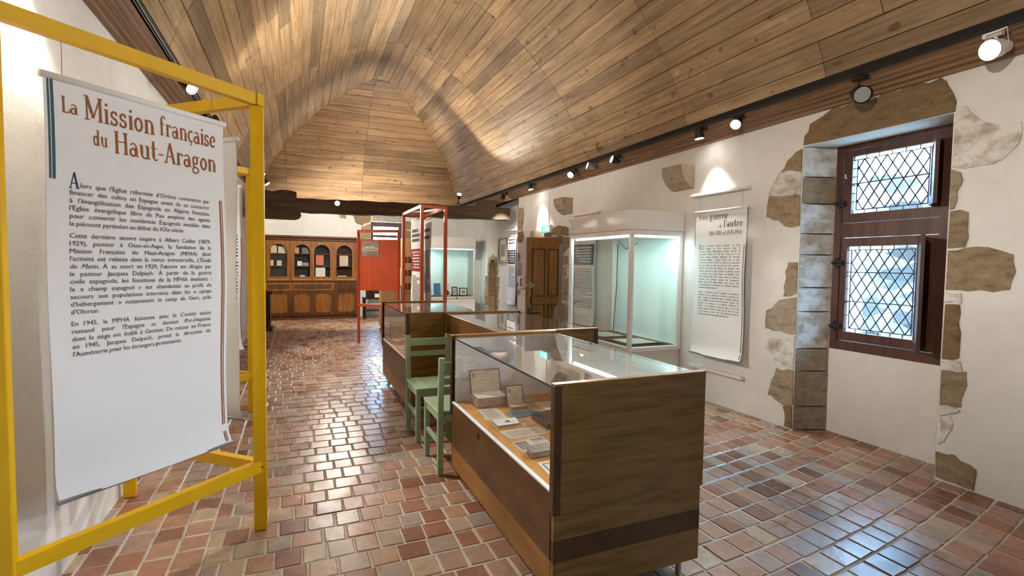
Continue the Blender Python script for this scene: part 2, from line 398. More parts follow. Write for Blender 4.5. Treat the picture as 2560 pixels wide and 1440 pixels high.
# splayed jamb of the window: dressed blocks, far side and near side
zz = 0.0
for hgt in (.22, .33, .21, .34, .22, .30, .19, .27, .24, .27):
    g = .006; z0, z1 = zz+g, min(zz+hgt-g, 2.585); lm = random.choice(('stone', 'limewashed_stone', 'limewashed_stone'))
    o = MB().prism([(XR+.002, 3.198), (4.497, 3.198), (4.497, 3.085+random.uniform(0, .012))], lambda a, b, d: (a, b, d), z0, z1).build('jamb_stone', lm, wall_right)
    MB().prism([(XR+.002, 2.072), (4.497, 2.072), (4.497, 2.185)], lambda a, b, d: (a, b, d), z0, z1).build('jamb_stone', 'stone', wall_right)
    zz += hgt
LP = [(-1.04, -4.2), (-1.04, 6.0), (-.84, 14.4)]
wl = MB()
wl.prism([*LP, (-1.6, 14.4), (-1.6, -4.2)], lambda a, b, d: (a, b, d), -.1, 3.0)
tag(wl.build('wall_left', 'plaster'), kind='structure')
we = MB(); Y1 = 14.4
we.box(-1.6, 1.86, Y1, 15, -.1, 3.2); we.box(2.74, 5.6, Y1, 15, -.1, 3.2); we.box(1.86, 2.74, Y1, 15, -.1, 1.35); we.box(1.86, 2.74, Y1, 15, 2.62, 3.2)
wall_end = tag(we.build('wall_end', 'plaster'), kind='structure')
for poly in ([(1.38,2.78),(1.44,2.86),(1.86,2.8),(1.86,2.62),(1.6,2.5),(1.46,2.56)], [(1.62,2.48),(1.85,2.55),(1.85,2.1),(1.56,2.1)], [(1.6,2.08),(1.85,2.08),(1.85,1.7),(1.66,1.7)], [(2.72,2.64),(3.1,2.72),(3.16,2.6),(3.05,2.42),(2.75,2.44)], [(2.75,2.42),(2.98,2.4),(2.96,2.1),(2.75,2.1)], [(1.9,2.83),(2.7,2.83),(2.7,2.64),(1.9,2.64)], [(1.02,2.84),(1.22,2.84),(1.2,2.66),(1.05,2.68)]):
    MB().prism(rough(poly), lambda u, v, d: (u, Y1-d, v), -.02, .012).build('stone', 'stone', wall_end)
tag(MB().box(-1.6, 4.95, -4.6, -4.2, -.1, 5.6).build('wall_back', 'plaster'), kind='structure')
# recessed side wall beyond the corner, with a low pointed doorway
RA = Vector((4.5, 9.6)); RBv = Vector((5.07, 14.4)); ru = (RBv-RA).normalized(); rn = Vector((-ru.y, ru.x))   # rn points into the room
def rec(s, z, d): p = RA+ru*s+rn*d; return (p.x, p.y, z)
wc = MB(); Lr = (RBv-RA).length
def rbox(mb, s0, s1, z0, z1, d0, d1): return mb.prism([(s0, z0), (s1, z0), (s1, z1), (s0, z1)], rec, d0, d1)
rbox(wc, 0, 2.78, -.1, 2.98, -.5, 0); rbox(wc, 3.72, Lr+.05, -.1, 2.98, -.5, 0); rbox(wc, 2.78, 3.72, 1.62, 2.98, -.5, 0)
archp = [(2.78+.47*(1-math.cos(a)), 1.16+.46*math.sin(a)) for a in [i*math.pi/2/6 for i in range(7)]]
wc.box(XR, 4.52, 9.58, 9.6, -.1, 3.0)
wall_recess = tag(wc.build('wall_recess', 'plaster'), kind='structure')
rbox(MB(), 2.75, 3.75, -.05, 1.7, -.52, -.36).build('stone', 'stone', wall_recess)
MB().prism([(2.78, 1.16)]+archp[1:]+[(2.78, 1.63)], rec, -.36, .003).build('arch_stone', 'stone', wall_recess)
MB().prism([(3.72, 1.16)]+[(6.5-p[0], p[1]) for p in archp[1:]]+[(3.72, 1.63)], rec, -.36, .003).build('arch_stone', 'stone', wall_recess)
zs = [.02, .3, .6, .92, 1.17]
for a, b in zip(zs, zs[1:]):
    MB().prism(rough([(3.72, a+.01), (4.2+random.uniform(-.12, .08), a+.01), (4.15+random.uniform(-.12, .1), b-.01), (3.72, b-.01)]), rec, -.02, .012).build('stone', 'stone', wall_recess)
    rbox(MB(), 3.70, 3.73, a+.008, b-.008, -.36, .004).build('jamb_stone', 'stone', wall_recess)
    MB().prism(rough([(2.78, a+.01), (2.62+random.uniform(-.1, .04), a+.01), (2.6+random.uniform(-.1, .06), b-.01), (2.78, b-.01)]), rec, -.02, .012).build('stone', 'stone', wall_recess)
ar = [(2.78+.47*(1-math.cos(a)), 1.18+.46*math.sin(a)) for a in [i*math.pi/2/3 for i in range(4)]]
for side in (0, 1):
    for i in range(3):
        (x0, z0), (x1, z1) = ar[i], ar[i+1]
        q = [(x0, z0), (x1, z1), (x1-(.14 if i < 2 else 0), z1+.12), (x0-.15, z0+.06)]
        if side: q = [(6.5-p[0], p[1]) for p in q]
        MB().prism(rough(q, .008), rec, -.02, .012).build('stone', 'stone', wall_recess)
# ---- vaulted plank ceiling
def circ(a, b, c):
    ax, ay = a; bx, by = b; cx, cy = c; d = 2*(ax*(by-cy)+bx*(cy-ay)+cx*(ay-by))
    ux = ((ax*ax+ay*ay)*(by-cy)+(bx*bx+by*by)*(cy-ay)+(cx*cx+cy*cy)*(ay-by))/d
    uy = ((ax*ax+ay*ay)*(cx-bx)+(bx*bx+by*by)*(ax-cx)+(cx*cx+cy*cy)*(bx-ax))/d
    return ux, uy, math.hypot(ax-ux, ay-uy)
XM = 1.585
ccx, ccz, crr = circ((4.06, 3.03), (3.56, 3.97), (XM, 5.27))
a0 = math.atan2(3.03-ccz, 4.06-ccx); a1 = math.atan2(5.27-ccz, XM-ccx)
NP = 20
prof = [(ccx+crr*math.cos(a0+(a1-a0)*i/NP), ccz+crr*math.sin(a0+(a1-a0)*i/NP)) for i in range(NP+1)]
def hipY(x): return 13.4-(4.06-x)/(4.06-XM)*2.84      # plan line of the groin (right side x)
def mir(x, side): return x if side else 2*XM-x
sh = MB()
for side in (0, 1):
    for (xa, za), (xb, zb) in zip(prof, prof[1:]):
        o = .035; A_ = (xa+o*.8, za+o*.6); B_ = (xb+o*.8*(xb > XM+.01), zb+o)
        sh.add([(mir(A_[0], side), -4.2, A_[1]), (mir(B_[0], side), -4.2, B_[1]), (mir(B_[0], side), hipY(xb)+.06, B_[1]), (mir(A_[0], side), hipY(xa)+.06, A_[1])], [(0, 1, 2, 3)])
for (xa, za), (xb, zb) in zip(prof, prof[1:]):
    sh.add([(mir(xa+.05, 0), hipY(xa)+.05, za+.02), (xa+.05, hipY(xa)+.05, za+.02), (xb+.05, hipY(xb)+.05, zb+.02), (mir(xb+.05, 0), hipY(xb)+.05, zb+.02)], [(0, 1, 2, 3)])
sh.box(-1.6, 5.6, 13.4, 15, 3.02, 3.1); sh.box(-1.7, -.86, -4.3, 15, 3.0, 3.06); sh.box(4.03, 5.7, -4.3, 15, 3.02, 3.08)
sh.box(-1.8, 5.8, -4.7, 15.1, 5.5, 5.6)
ceiling = tag(sh.build('ceiling', 'void_black'), kind='structure')
def plank(p, q, ya0, yb0, ya1, yb1, side, lift):
    # p,q profile points; (ya0,ya1) start/end along Y at p, (yb0,yb1) at q
    g = .003; (xa, za), (xb, zb) = p, q; L = math.hypot(xb-xa, zb-za); tx, tz = (xb-xa)/L, (zb-za)/L
    nx, nz = tz, -tx                                      # points outwards/up
    if nz < 0: nx, nz = -nx, -nz
    a = (xa+tx*g-nx*lift, za+tz*g-nz*lift); b = (xb-tx*g-nx*lift, zb-tz*g-nz*lift)
    vs = []
    for d in (0, .022):
        for (x, z), y0, y1 in ((a, ya0, ya1), (b, yb0, yb1)):
            vs += [(mir(x+nx*d, side), y0+g, z+nz*d), (mir(x+nx*d, side), y1-g, z+nz*d)]
    return MB().add(vs, [(0, 1, 3, 2), (4, 6, 7, 5), (0, 4, 5, 1), (2, 3, 7, 6), (0, 2, 6, 4), (1, 5, 7, 3)])
seams = [.1, 2.4, 4.52, 6.67, 8.88]
for side in (0, 1):
    for i in range(NP):
        p, q = prof[i], prof[i+1]
        ends = [s+random.choice((0, 0, 0, .0, -.45, .5))*(.0 if j % 2 == 0 else 1) for j, s in enumerate(seams)]
        for j in range(len(ends)):
            last = j == len(ends)-1
            e = ends[j+1] if not last else None
            ya1, yb1 = (e, e) if not last else (hipY(p[0]), hipY(q[0]))
            plank(p, q, ends[j], ends[j], ya1, yb1, side, random.uniform(0, .004)).build('plank', 'ceiling_wood', ceiling)
rest = MB()
for side in (0, 1):
    for i in range(NP):
        m_ = plank(prof[i], prof[i+1], -4.2, -4.2, seams[0], seams[0], side, random.uniform(0, .004)); rest.add(m_.v, m_.f)
tag(rest.build('plank_run', 'ceiling_wood', ceiling), kind='stuff')
for i in range(NP):
    (xa, za), (xb, zb) = prof[i], prof[i+1]; l = random.uniform(0, .004)
    cuts = [1.5+random.choice((0, 0, -.02)), ] if i > 7 else [-.25, 1.5]
    xs = [None]+cuts+[None]
    for c0, c1 in zip(xs, xs[1:]):
        la = mir(xa, 0) if c0 is None else c0; lb = mir(xb, 0) if c0 is None else c0
        ra = xa if c1 is None else c1; rb = xb if c1 is None else c1
        if lb >= rb-.01: lb = rb-.012
        ya, yb = hipY(xa), hipY(xb); g = .003
        ny, nz = .5, .85
        vs = [(la+g, ya-l-ny*.001, za+g), (ra-g, ya-l, za+g), (rb-g, yb-l, zb-g), (lb+g, yb-l, zb-g)]
        vs += [(x, y+.02*ny, z+.02*nz) for x, y, z in vs]
        MB().add(vs, [(0, 1, 2, 3), (7, 6, 5, 4), (0, 4, 5, 1), (1, 5, 6, 2), (2, 6, 7, 3), (3, 7, 4, 0)]).build('plank', 'hip_wood', ceiling)
# ---- moulded wooden cornices
cp = [(4.2, 2.86), (4.165, 2.86), (4.165, 2.885), (4.14, 2.895), (4.14, 2.92), (4.11, 2.93), (4.11, 2.95), (4.085, 2.96), (4.085, 2.985), (4.05, 3.0), (4.05, 3.04), (4.2, 3.04)]
tag(MB().prism(cp, lambda a, b, d: (a, d, b), -4.2, 13.3).build('trim_1', 'cornice_wood'), kind='structure')
tag(MB().prism([(-1.04-(x-4.2)*1.0, z) for x, z in cp][:-1]+[(-1.08, 3.04)], lambda a, b, d: (a, d, b), -4.2, 13.3).build('trim_2', 'cornice_wood'), kind='structure')
# ---- tie beam of dark old oak with a corbel end
bt = thing('tie_beam', 'dark weathered oak tie beam spanning the room below the plank hip', 'beam', (1.8, 10.62, 2.45))
def wobble_beam(x0, x1, y0, y1, z0, z1, n, amp):
    mb = MB(); vs = []; fs = []
    for i in range(n+1):
        x = x0+(x1-x0)*i/n
        for (yy, zz_) in ((y0, z0), (y1, z0), (y1, z1), (y0, z1)): vs.append((x, yy+random.uniform(-amp, amp), zz_+random.uniform(-amp, amp)+.012*(x-1.5)))
    for i in range(n):
        for j in range(4): fs.append((i*4+j, i*4+(j+1) % 4, i*4+4+(j+1) % 4, i*4+4+j))
    fs += [(3, 2, 1, 0), tuple(n*4+j for j in range(4))]
    return mb.add(vs, fs)
wobble_beam(-.85, 4.4, 10.5, 10.78, 2.46, 2.72, 24, .012).build('beam_log', 'old_beam', bt)
wobble_beam(-.85, -.02, 10.47, 10.8, 2.62, 2.84, 6, .02).build('end_block', 'old_beam', bt)
wobble_beam(3.68, 4.05, 10.5, 10.78, 2.72, 2.87, 4, .012).build('end_block', 'old_beam', bt)
cb = MB(); cb.prism([(-.88, 2.3), (-.05, 2.3), (.03, 2.33), (.06, 2.38), (.04, 2.44), (-.02, 2.475), (-.88, 2.475)], lambda a, b, d: (a, d, b), 10.46, 10.8); cb.build('corbel', 'old_beam', bt)
# ---- windows with leaded diamond lights
def clip(poly, x0, x1, z0, z1):
    def cut(P, f, inter):
        out = []
        for i in range(len(P)):
            a, b = P[i], P[(i+1) % len(P)]
            if f(a): out.append(a)
            if f(a) != f(b): out.append(inter(a, b))
        return out
    def ix(v): return lambda a, b: (v, a[1]+(b[1]-a[1])*(v-a[0])/(b[0]-a[0]))
    def iz(v): return lambda a, b: (a[0]+(b[0]-a[0])*(v-a[1])/(b[1]-a[1]), v)
    for f, i in ((lambda p: p[0] >= x0, ix(x0)), (lambda p: p[0] <= x1, ix(x1)), (lambda p: p[1] >= z0, iz(z0)), (lambda p: p[1] <= z1, iz(z1))):
        if len(poly) < 3: return []
        poly = cut(poly, f, i)
    return poly
def leaded(parent, fn, u0, u1, v0, v1, dw=.09, dh=.146, bw=.032, bars=(.5,)):
    a0_, a1_, b0_, b1_ = u0+bw, u1-bw, v0+bw, v1-bw
    lead = MB()
    nu = int((a1_-a0_)/dw)+2; nv = int((b1_-b0_)/dh)+2
    for i in range(-1, 2*nu):
        for j in range(-1, 2*nv):
            if (i+j) % 2: continue
            cx, cz = a0_+i*dw/2, b0_+j*dh/2
            P = clip([(cx-dw/2, cz), (cx, cz-dh/2), (cx+dw/2, cz), (cx, cz+dh/2)], a0_, a1_, b0_, b1_)
            if len(P) < 3: continue
            area = abs(sum(P[k][0]*P[(k+1) % len(P)][1]-P[(k+1) % len(P)][0]*P[k][1] for k in range(len(P))))/2
            if area < 1e-4: continue
            MB().prism(P, fn, -.0015, .0015).build('pane', 'window_glass', parent)
            for k in range(len(P)):
                p, q = P[k], P[(k+1) % len(P)]
                if p[0] < q[0]: lead.bar(fn(*p, 0), fn(*q, 0), .008, .008)
    n = 6
    for k in range(n):
        for (c0, c1, e0, e1) in ((u0+(u1-u0)*k/n, u0+(u1-u0)*(k+1)/n, v0, b0_), (u0+(u1-u0)*k/n, u0+(u1-u0)*(k+1)/n, b1_, v1), (u0, a0_, b0_+(b1_-b0_)*k/n, b0_+(b1_-b0_)*(k+1)/n), (a1_, u1, b0_+(b1_-b0_)*k/n, b0_+(b1_-b0_)*(k+1)/n)):
            MB().prism([(c0+.001, e0), (c1-.001, e0), (c1-.001, e1), (c0+.001, e1)], fn, -.0015, .0015).build('pane', 'window_glass', parent)
            if c1-c0 > e1-e0: lead.bar(fn(c1, e0, 0), fn(c1, e1, 0), .006, .006)
            else: lead.bar(fn(c0, e1, 0), fn(c1, e1, 0), .006, .006)
    for p, q in (((a0_, b0_), (a1_, b0_)), ((a0_, b1_), (a1_, b1_)), ((a0_, b0_), (a0_, b1_)), ((a1_, b0_), (a1_, b1_))): lead.bar(fn(*p, 0), fn(*q, 0), .007, .007)
    for t in bars: lead.bar(fn(u0, v0+(v1-v0)*t, .008), fn(u1, v0+(v1-v0)*t, .008), .008, .008)
    tag(lead.build('lead_cames', 'lead', parent), kind='stuff')
def casement(win, fn, u0, u1, v0, v1, g0, g1, h0, h1, bars):
    c = MB()
    for q in ([(u0, v0), (g0, v0), (g0, v1), (u0, v1)], [(g1, v0), (u1, v0), (u1, v1), (g1, v1)], [(g0, v0), (g1, v0), (g1, h0), (g0, h0)], [(g0, h1), (g1, h1), (g1, v1), (g0, v1)]): c.prism(q, fn, -.02, .02)
    co = c.build('casement', 'window_wood', win)
    leaded(co, fn, g0, g1, h0, h1, bars=bars)
    return co
fw1 = lambda u, v, d: (4.53-d, u, v)
win = tag(MB().build('window_1', 'window_wood') if 0 else thing('window_1', 'dark brown window of two leaded diamond lights in a stone recess', None, (4.53, 2.63, .77)), kind='structure')
fr = MB()
for q in ([(2.19, .77), (2.27, .77), (2.27, 2.59), (2.19, 2.59)], [(3.03, .77), (3.09, .77), (3.09, 2.59), (3.03, 2.59)], [(2.27, .77), (3.03, .77), (3.03, .85), (2.27, .85)], [(2.27, 1.775), (3.03, 1.775), (3.03, 1.9), (2.27, 1.9)], [(2.27, 2.545), (3.03, 2.545), (3.03, 2.59), (2.27, 2.59)]): fr.prism(q, fw1, -.03, .035)
fr.build('frame', 'window_wood', win)
casement(win, fw1, 2.275, 3.025, 1.905, 2.54, 2.34, 2.955, 1.985, 2.485, (.52,))
casement(win, fw1, 2.275, 3.025, .855, 1.77, 2.41, 2.975, .935, 1.695, (.36, .7))
for zc in (2.08, 1.55, .98):
    h = MB().tube((4.49, 3.045, zc-.045), (4.49, 3.045, zc+.045), .011); h.tube((4.49, 3.0, zc), (4.46, 3.075, zc), .012); h.bar((4.487, 3.0, zc), (4.487, 3.07, zc), .012, .05); h.build('hinge', 'black_metal', win)
MB().path([(4.5, 2.99, 2.30), (4.47, 2.99, 2.30), (4.465, 2.985, 2.33)], .005).build('hook', 'white_metal', win)
sd = Vector((-.83, -.55, 0)); sn = Vector((-.55, .83, 0))
for (hy, w, z0, z1) in ((2.335, .225, 1.99, 2.5), (2.40, .27, .87, 1.76)):
    hp = Vector((4.492, hy, 0))
    def sfn(u, v, d, hp=hp): p = hp+sd*u+sn*d; return (p.x, p.y, v)
    m_ = MB()
    for q in ([(0, z0), (.04, z0), (.04, z1), (0, z1)], [(w-.04, z0), (w, z0), (w, z1), (w-.04, z1)], [(.04, z0), (w-.04, z0), (w-.04, z0+.07), (.04, z0+.07)], [(.04, z1-.06), (w-.04, z1-.06), (w-.04, z1), (.04, z1)]): m_.prism(q, sfn, -.012, .012)
    so = m_.build('shutter', 'window_wood', win)
    nsl = 3
    for k in range(nsl):
        a = .045+(w-.09)*k/nsl; b = .045+(w-.09)*(k+1)/nsl-.006
        MB().prism([(a, z0+.07), (b, z0+.07), (b, z1-.06), (a, z1-.06)], sfn, -.006, .006).build('slat', 'window_wood', so)
fw2 = lambda u, v, d: (u, 14.62-d, v)
win2 = tag(thing('window_2', 'small leaded window in the end wall behind the orange frames', None, (2.3, 14.62, 1.35)), kind='structure')
fr = MB()
for q in ([(1.86, 1.35), (1.95, 1.35), (1.95, 2.62), (1.86, 2.62)], [(2.65, 1.35), (2.74, 1.35), (2.74, 2.62), (2.65, 2.62)], [(1.95, 1.35), (2.65, 1.35), (2.65, 1.42), (1.95, 1.42)], [(1.95, 2.2), (2.65, 2.2), (2.65, 2.27), (1.95, 2.27)], [(1.95, 2.5), (2.65, 2.5), (2.65, 2.62), (1.95, 2.62)]): fr.prism(q, fw2, -.03, .03)
fr.build('frame', 'window_wood', win2)
for v0, v1 in ((1.42, 2.2), (2.27, 2.5)): leaded(win2, fw2, 1.95, 2.65, v0, v1, .14, .2, .02, ())
fw3 = lambda u, v, d: (4.53-d, u, v)
win3 = tag(thing('window_3', 'plain casement window behind the viewpoint', None, (4.53, -1.52, .85)), kind='structure')
fr = MB()
for q in ([(-2.1, .85), (-2.02, .85), (-2.02, 2.6), (-2.1, 2.6)], [(-1.03, .85), (-.95, .85), (-.95, 2.6), (-1.03, 2.6)], [(-2.02, .85), (-1.03, .85), (-1.03, .93), (-2.02, .93)], [(-2.02, 2.52), (-1.03, 2.52), (-1.03, 2.6), (-2.02, 2.6)], [(-1.56, .93), (-1.49, .93), (-1.49, 2.52), (-1.56, 2.52)]): fr.prism(q, fw3, -.03, .03)
fr.build('frame', 'window_wood', win3)
for a, b in ((-2.02, -1.56), (-1.49, -1.03)): MB().prism([(a, .93), (b, .93), (b, 2.52), (a, 2.52)], fw3, -.002, .002).build('pane', 'window_glass', win3)
# ---- courtyard seen through the window
tag(MB().box(9.2, 9.8, -12, 26, -1, 3.1).build('courtyard_wall', 'courtyard_stone'), 'sunlit rubble stone wall across the courtyard outside the window', 'wall')
tag(MB().box(4.95, 9.2, -12, 26, -1, -.6).build('courtyard_ground', 'mortar'), kind='structure')
tag(MB().box(-6, 9.8, 19.5, 20, -1, 2.2).build('garden_wall', 'courtyard_stone'), 'distant stone wall beyond the small end window', 'wall')
# ---- open panelled door in its stone doorway
dr = tag(thing('door_1', 'open panelled brown wooden door with iron latch and surface lock', None, (3.85, 7.62, 0)), kind='structure')
X0, X1, DY = 3.5, 4.11, 7.62
lf = MB(); lf.box(X0, X1, DY, DY+.035, .02, 1.945); leaf = lf.build('door_leaf', 'door_wood', dr)
for (a, b, c, d) in ((X0+.12, X0+.32, .98, 1.74), (X0+.42, X0+.57, .98, 1.74), (X0+.12, X0+.32, .14, .8), (X0+.42, X0+.57, .14, .8)):
    m_ = MB(); m_.box(a, b, DY-.006, DY+.001, c, d); m_.build('raised_panel', 'door_wood', leaf)
    m_ = MB()
    for q in ((a-.025, b+.025, c-.025, c-.008), (a-.025, b+.025, d+.008, d+.025), (a-.025, a-.008, c-.008, d+.008), (b+.008, b+.025, c-.008, d+.008)): m_.box(q[0], q[1], DY-.012, DY, q[2], q[3])
    m_.build('panel_moulding', 'case_side', leaf)
m_ = MB(); m_.box(X0-.01, X0+.14, DY-.02, DY, 1.12, 1.17); m_.build('lock_bar', 'grey_metal', dr)
m_ = MB(); m_.cbox(X0+.03, X0+.09, DY-.045, DY, 1.10, 1.20); m_.build('lock_case', 'brass', dr)
m_ = MB(); m_.tube((X0+.09, DY-.01, .9), (X0+.09, DY, .9), .018); m_.box(X0+.075, X0+.105, DY-.006, DY, .82, .96); m_.build('keyhole_plate', 'black_metal', dr)
m_ = MB(); m_.bar((X0+.04, DY-.02, .68), (X0+.26, DY-.02, .68), .012, .02); m_.tube((X0+.04, DY-.04, .6), (X0+.04, DY-.04, .78), .012); m_.build('latch', 'black_metal', dr)
tag(MB().box(4.9, 4.95, 7.5, 8.8, 0, 2.1).build('doorway_dark_sheet', 'void_black'), kind='structure')  # black sheet standing in for the darkness beyond the doorway
# ================================================================ lettering
_wc = {}
def words_to_mesh(words):
    objs = []
    for w, sh_ in words:
        if (w, sh_) in _wc: continue
        c = bpy.data.curves.new('w', 'FONT'); c.body = w; c.size = 1; c.resolution_u = 2; c.shear = sh_; c.dimensions = '2D'; c.fill_mode = 'FRONT' if hasattr(c, 'fill_mode') else c.fill_mode
        o = bpy.data.objects.new('w', c); COL.objects.link(o); objs.append((w, sh_, o)); _wc[(w, sh_)] = None
    bpy.context.view_layer.update(); dg = bpy.context.evaluated_depsgraph_get()
    for w, sh_, o in objs:
        me = bpy.data.meshes.new_from_object(o.evaluated_get(dg))
        v = [(a.co.x, a.co.y) for a in me.vertices]; f = [tuple(p.vertices) for p in me.polygons]
        x0 = min([p[0] for p in v] or [0]); x1 = max([p[0] for p in v] or [.3])
        _wc[(w, sh_)] = ([(p[0]-x0, p[1]) for p in v], f, x1-x0)
        bpy.data.meshes.remove(me)
    for w, sh_, o in objs:
        c = o.data; bpy.data.objects.remove(o); bpy.data.curves.remove(c)
def put_line(mb, line, fn, s0, s1, z, size, just=True, d=.003, sx=.92):
    items = [(w.strip('_'), .3 if w.startswith('_') else 0) for w in line.split(' ')]
    words_to_mesh(items)
    ws = [_wc[i][2]*size*sx for i in items]
    gap = (s1-s0-sum(ws))/max(1, len(ws)-1) if just else size*.27
    x = s0
    if just and gap < size*.16:
        k = (s1-s0-size*.16*(len(ws)-1))/sum(ws); sx *= k; ws = [w*k for w in ws]; gap = size*.16
    for i, w in zip(items, ws):
        v, f, _ = _wc[i]
        mb.add([fn(x+p[0]*size*sx, z+p[1]*size, d) for p in v], f); x += w+gap
# decorative slab-serif display letters, drawn as strokes (x-height .62, cap height 1)
def arc(cx, cy, rx, ry, a, b, n=10): return [(cx+rx*math.cos(math.radians(a+(b-a)*i/n)), cy+ry*math.sin(math.radians(a+(b-a)*i/n))) for i in range(n+1)]
T_, t_, s_ = .115, .05, .045
def stem(x, y0, y1, lo=1, hi=1, w=T_, sw=.11):
    r = [(w, [(x, y0), (x, y1)])]
    if lo: r.append((s_, [(x-sw, y0+s_/2), (x+sw, y0+s_/2)]))
    if hi: r.append((s_, [(x-sw, y1-s_/2), (x+(sw if hi == 2 else .03), y1-s_/2)]))
    return r
H = .62
G = {
'L': (.52, stem(.14, 0, 1, 1, 2)+[(s_+.02, [(.14, .03), (.46, .03)]), (t_, [(.46, .0), (.46, .2)])]),
'M': (.86, stem(.12, 0, 1, 1, 1, .06)+stem(.72, 0, 1, 1, 2)+[(T_, [(.12, 1), (.40, .12)]), (t_, [(.40, .12), (.72, 1)])]),
'H': (.74, stem(.14, 0, 1, 1, 2)+stem(.58, 0, 1, 1, 2)+[(t_, [(.14, .55), (.58, .55)])]),
'A': (.70, [(t_, [(.10, 0), (.34, 1)]), (T_, [(.34, 1), (.58, 0)]), (t_, [(.18, .33), (.50, .33)]), (s_, [(0, .02), (.2, .02)]), (s_, [(.46, .02), (.7, .02)])]),
'D': (.66, stem(.14, 0, 1, 0, 0)+[(t_, [(.04, .03), (.3, .03)]), (t_, [(.04, .97), (.3, .97)]), (.1, arc(.28, .5, .26, .47, -90, 90))]),
'a': (.52, [(.085, arc(.2, .19, .14, .17, 0, 360, 14)), (T_, [(.37, .02), (.37, .42)]), (t_+.01, arc(.22, .42, .15, .18, 0, 150)), (t_, [(.37, .03), (.48, .03)])]),
'n': (.62, stem(.15, 0, H)+stem(.47, 0, .42, 1, 0)+[(.07, arc(.31, .40, .16, .2, 0, 160))]),
'u': (.62, stem(.14, .2, H, 0, 1)+stem(.46, 0, H, 0, 1)+[(.07, arc(.30, .2, .16, .19, 180, 330)), (s_, [(.46, .02), (.58, .02)])]),
'i': (.30, stem(.15, 0, H)+[(.11, [(.15, .76), (.15, .87)])]),
'l': (.30, stem(.15, 0, .98)),
'r': (.46, stem(.15, 0, H)+[(.06, arc(.30, .40, .13, .19, 160, 60)), (.1, [(.36, .5), (.4, .56)])]),
's': (.44, [(.085, arc(.2, .45, .12, .14, 30, 270, 10)), (.085, arc(.2, .17, .13, .14, 90, -150, 10)), (.05, [(.32, .44), (.32, .6)]), (.05, [(.06, .02), (.06, .2)])]),
'o': (.52, [(.09, arc(.25, .31, .17, .28, 0, 360, 18))]),
'e': (.50, [(.09, arc(.25, .31, .17, .28, 5, 320, 16)), (t_, [(.08, .33), (.42, .33)])]),
'c': (.46, [(.09, arc(.25, .31, .17, .28, 50, 310, 14))]),
'ç': (.46, [(.09, arc(.25, .31, .17, .28, 50, 310, 14)), (.045, [(.26, .0), (.3, -.08), (.24, -.16), (.17, -.15)])]),
'f': (.40, stem(.15, 0, .84, 1, 0)+[(.06, arc(.27, .84, .12, .13, 180, 30)), (.1, [(.36, .86), (.37, .9)]), (s_, [(.02, .58), (.32, .58)])]),
't': (.40, [(T_, [(.16, .14), (.16, .9)]), (.06, arc(.27, .14, .11, .12, 180, 330)), (s_, [(.02, .58), (.34, .58)])]),
'd': (.60, [(.09, arc(.23, .31, .15, .28, 0, 360, 16))]+stem(.42, 0, .98, 0, 1)+[(s_, [(.42, .02), (.54, .02)])]),
'g': (.54, [(.08, arc(.23, .40, .14, .19, 0, 360, 16)), (.07, arc(.24, -.1, .19, .15, 0, 360, 16)), (.05, [(.12, .22), (.1, .1), (.3, .05)]), (.07, [(.34, .54), (.48, .6)])]),
'à': (.52, [(.085, arc(.2, .19, .14, .17, 0, 360, 14)), (T_, [(.37, .02), (.37, .42)]), (t_+.01, arc(.22, .42, .15, .18, 0, 150)), (.06, [(.16, .85), (.28, .72)])]),
'-': (.36, [(.07, [(.04, .34), (.30, .34)])]), "'": (.2, [(.07, [(.1, .78), (.1, 1)])]),
'1': (.32, stem(.16, 0, 1, 1, 0)+[(.05, [(.16, .97), (.04, .85)])]),
'9': (.48, [(.085, arc(.23, .68, .15, .28, 0, 360, 16)), (.085, [(.38, .68), (.36, .3), (.16, .02)])]),
'4': (.5, [(.05, [(.32, 1), (.04, .3), (.46, .3)]), (T_, [(.32, 0), (.32, .75)])]),
'8': (.48, [(.085, arc(.23, .74, .13, .22, 0, 360, 14)), (.085, arc(.23, .26, .16, .24, 0, 360, 14))]),
'3': (.46, [(.085, arc(.2, .74, .14, .22, 150, -90, 10)), (.085, arc(.2, .27, .17, .25, 90, -150, 10))]),
'5': (.46, [(.06, [(.38, .95), (.1, .95), (.09, .56)]), (.085, arc(.2, .3, .18, .28, 120, -150, 12))]),
'q': (.56, [(.09, arc(.23, .31, .15, .28, 0, 360, 16))]+stem(.42, -.3, H, 1, 0)),
' ': (.28, [])}
def strokes(mb, pts, w, X, d):
    P = [Vector(p) for p in pts]; closed = (P[0]-P[-1]).length < 1e-4; L = []; R_ = []
    for i, p in enumerate(P):
        a = P[i-1] if i else (P[-2] if closed else p); b = P[i+1] if i < len(P)-1 else (P[1] if closed else p)
        t = (b-a).normalized(); nn = Vector((-t.y, t.x))*w/2; L.append(p+nn); R_.append(p-nn)
    vs = [X(q.x, q.y, d) for q in L]+[X(q.x, q.y, d) for q in R_]; n = len(P)
    mb.add(vs, [(i, i+1, i+1+n, i+n) for i in range(n-1)])
def display(mb, text, fn, s0, s1, z, size, d=.003):
    adv = sum(G[c][0] for c in text); k = (s1-s0)/adv; x = s0
    for q, c in enumerate(text):
        a, st = G[c]
        for w, pts in st:
            # horizontal squeeze keeps the condensed look
            strokes(mb, pts, w, lambda u, v, dd, x=x: fn(x+u*k, z+v*size, dd), d+.0002*q)
        x += a*k
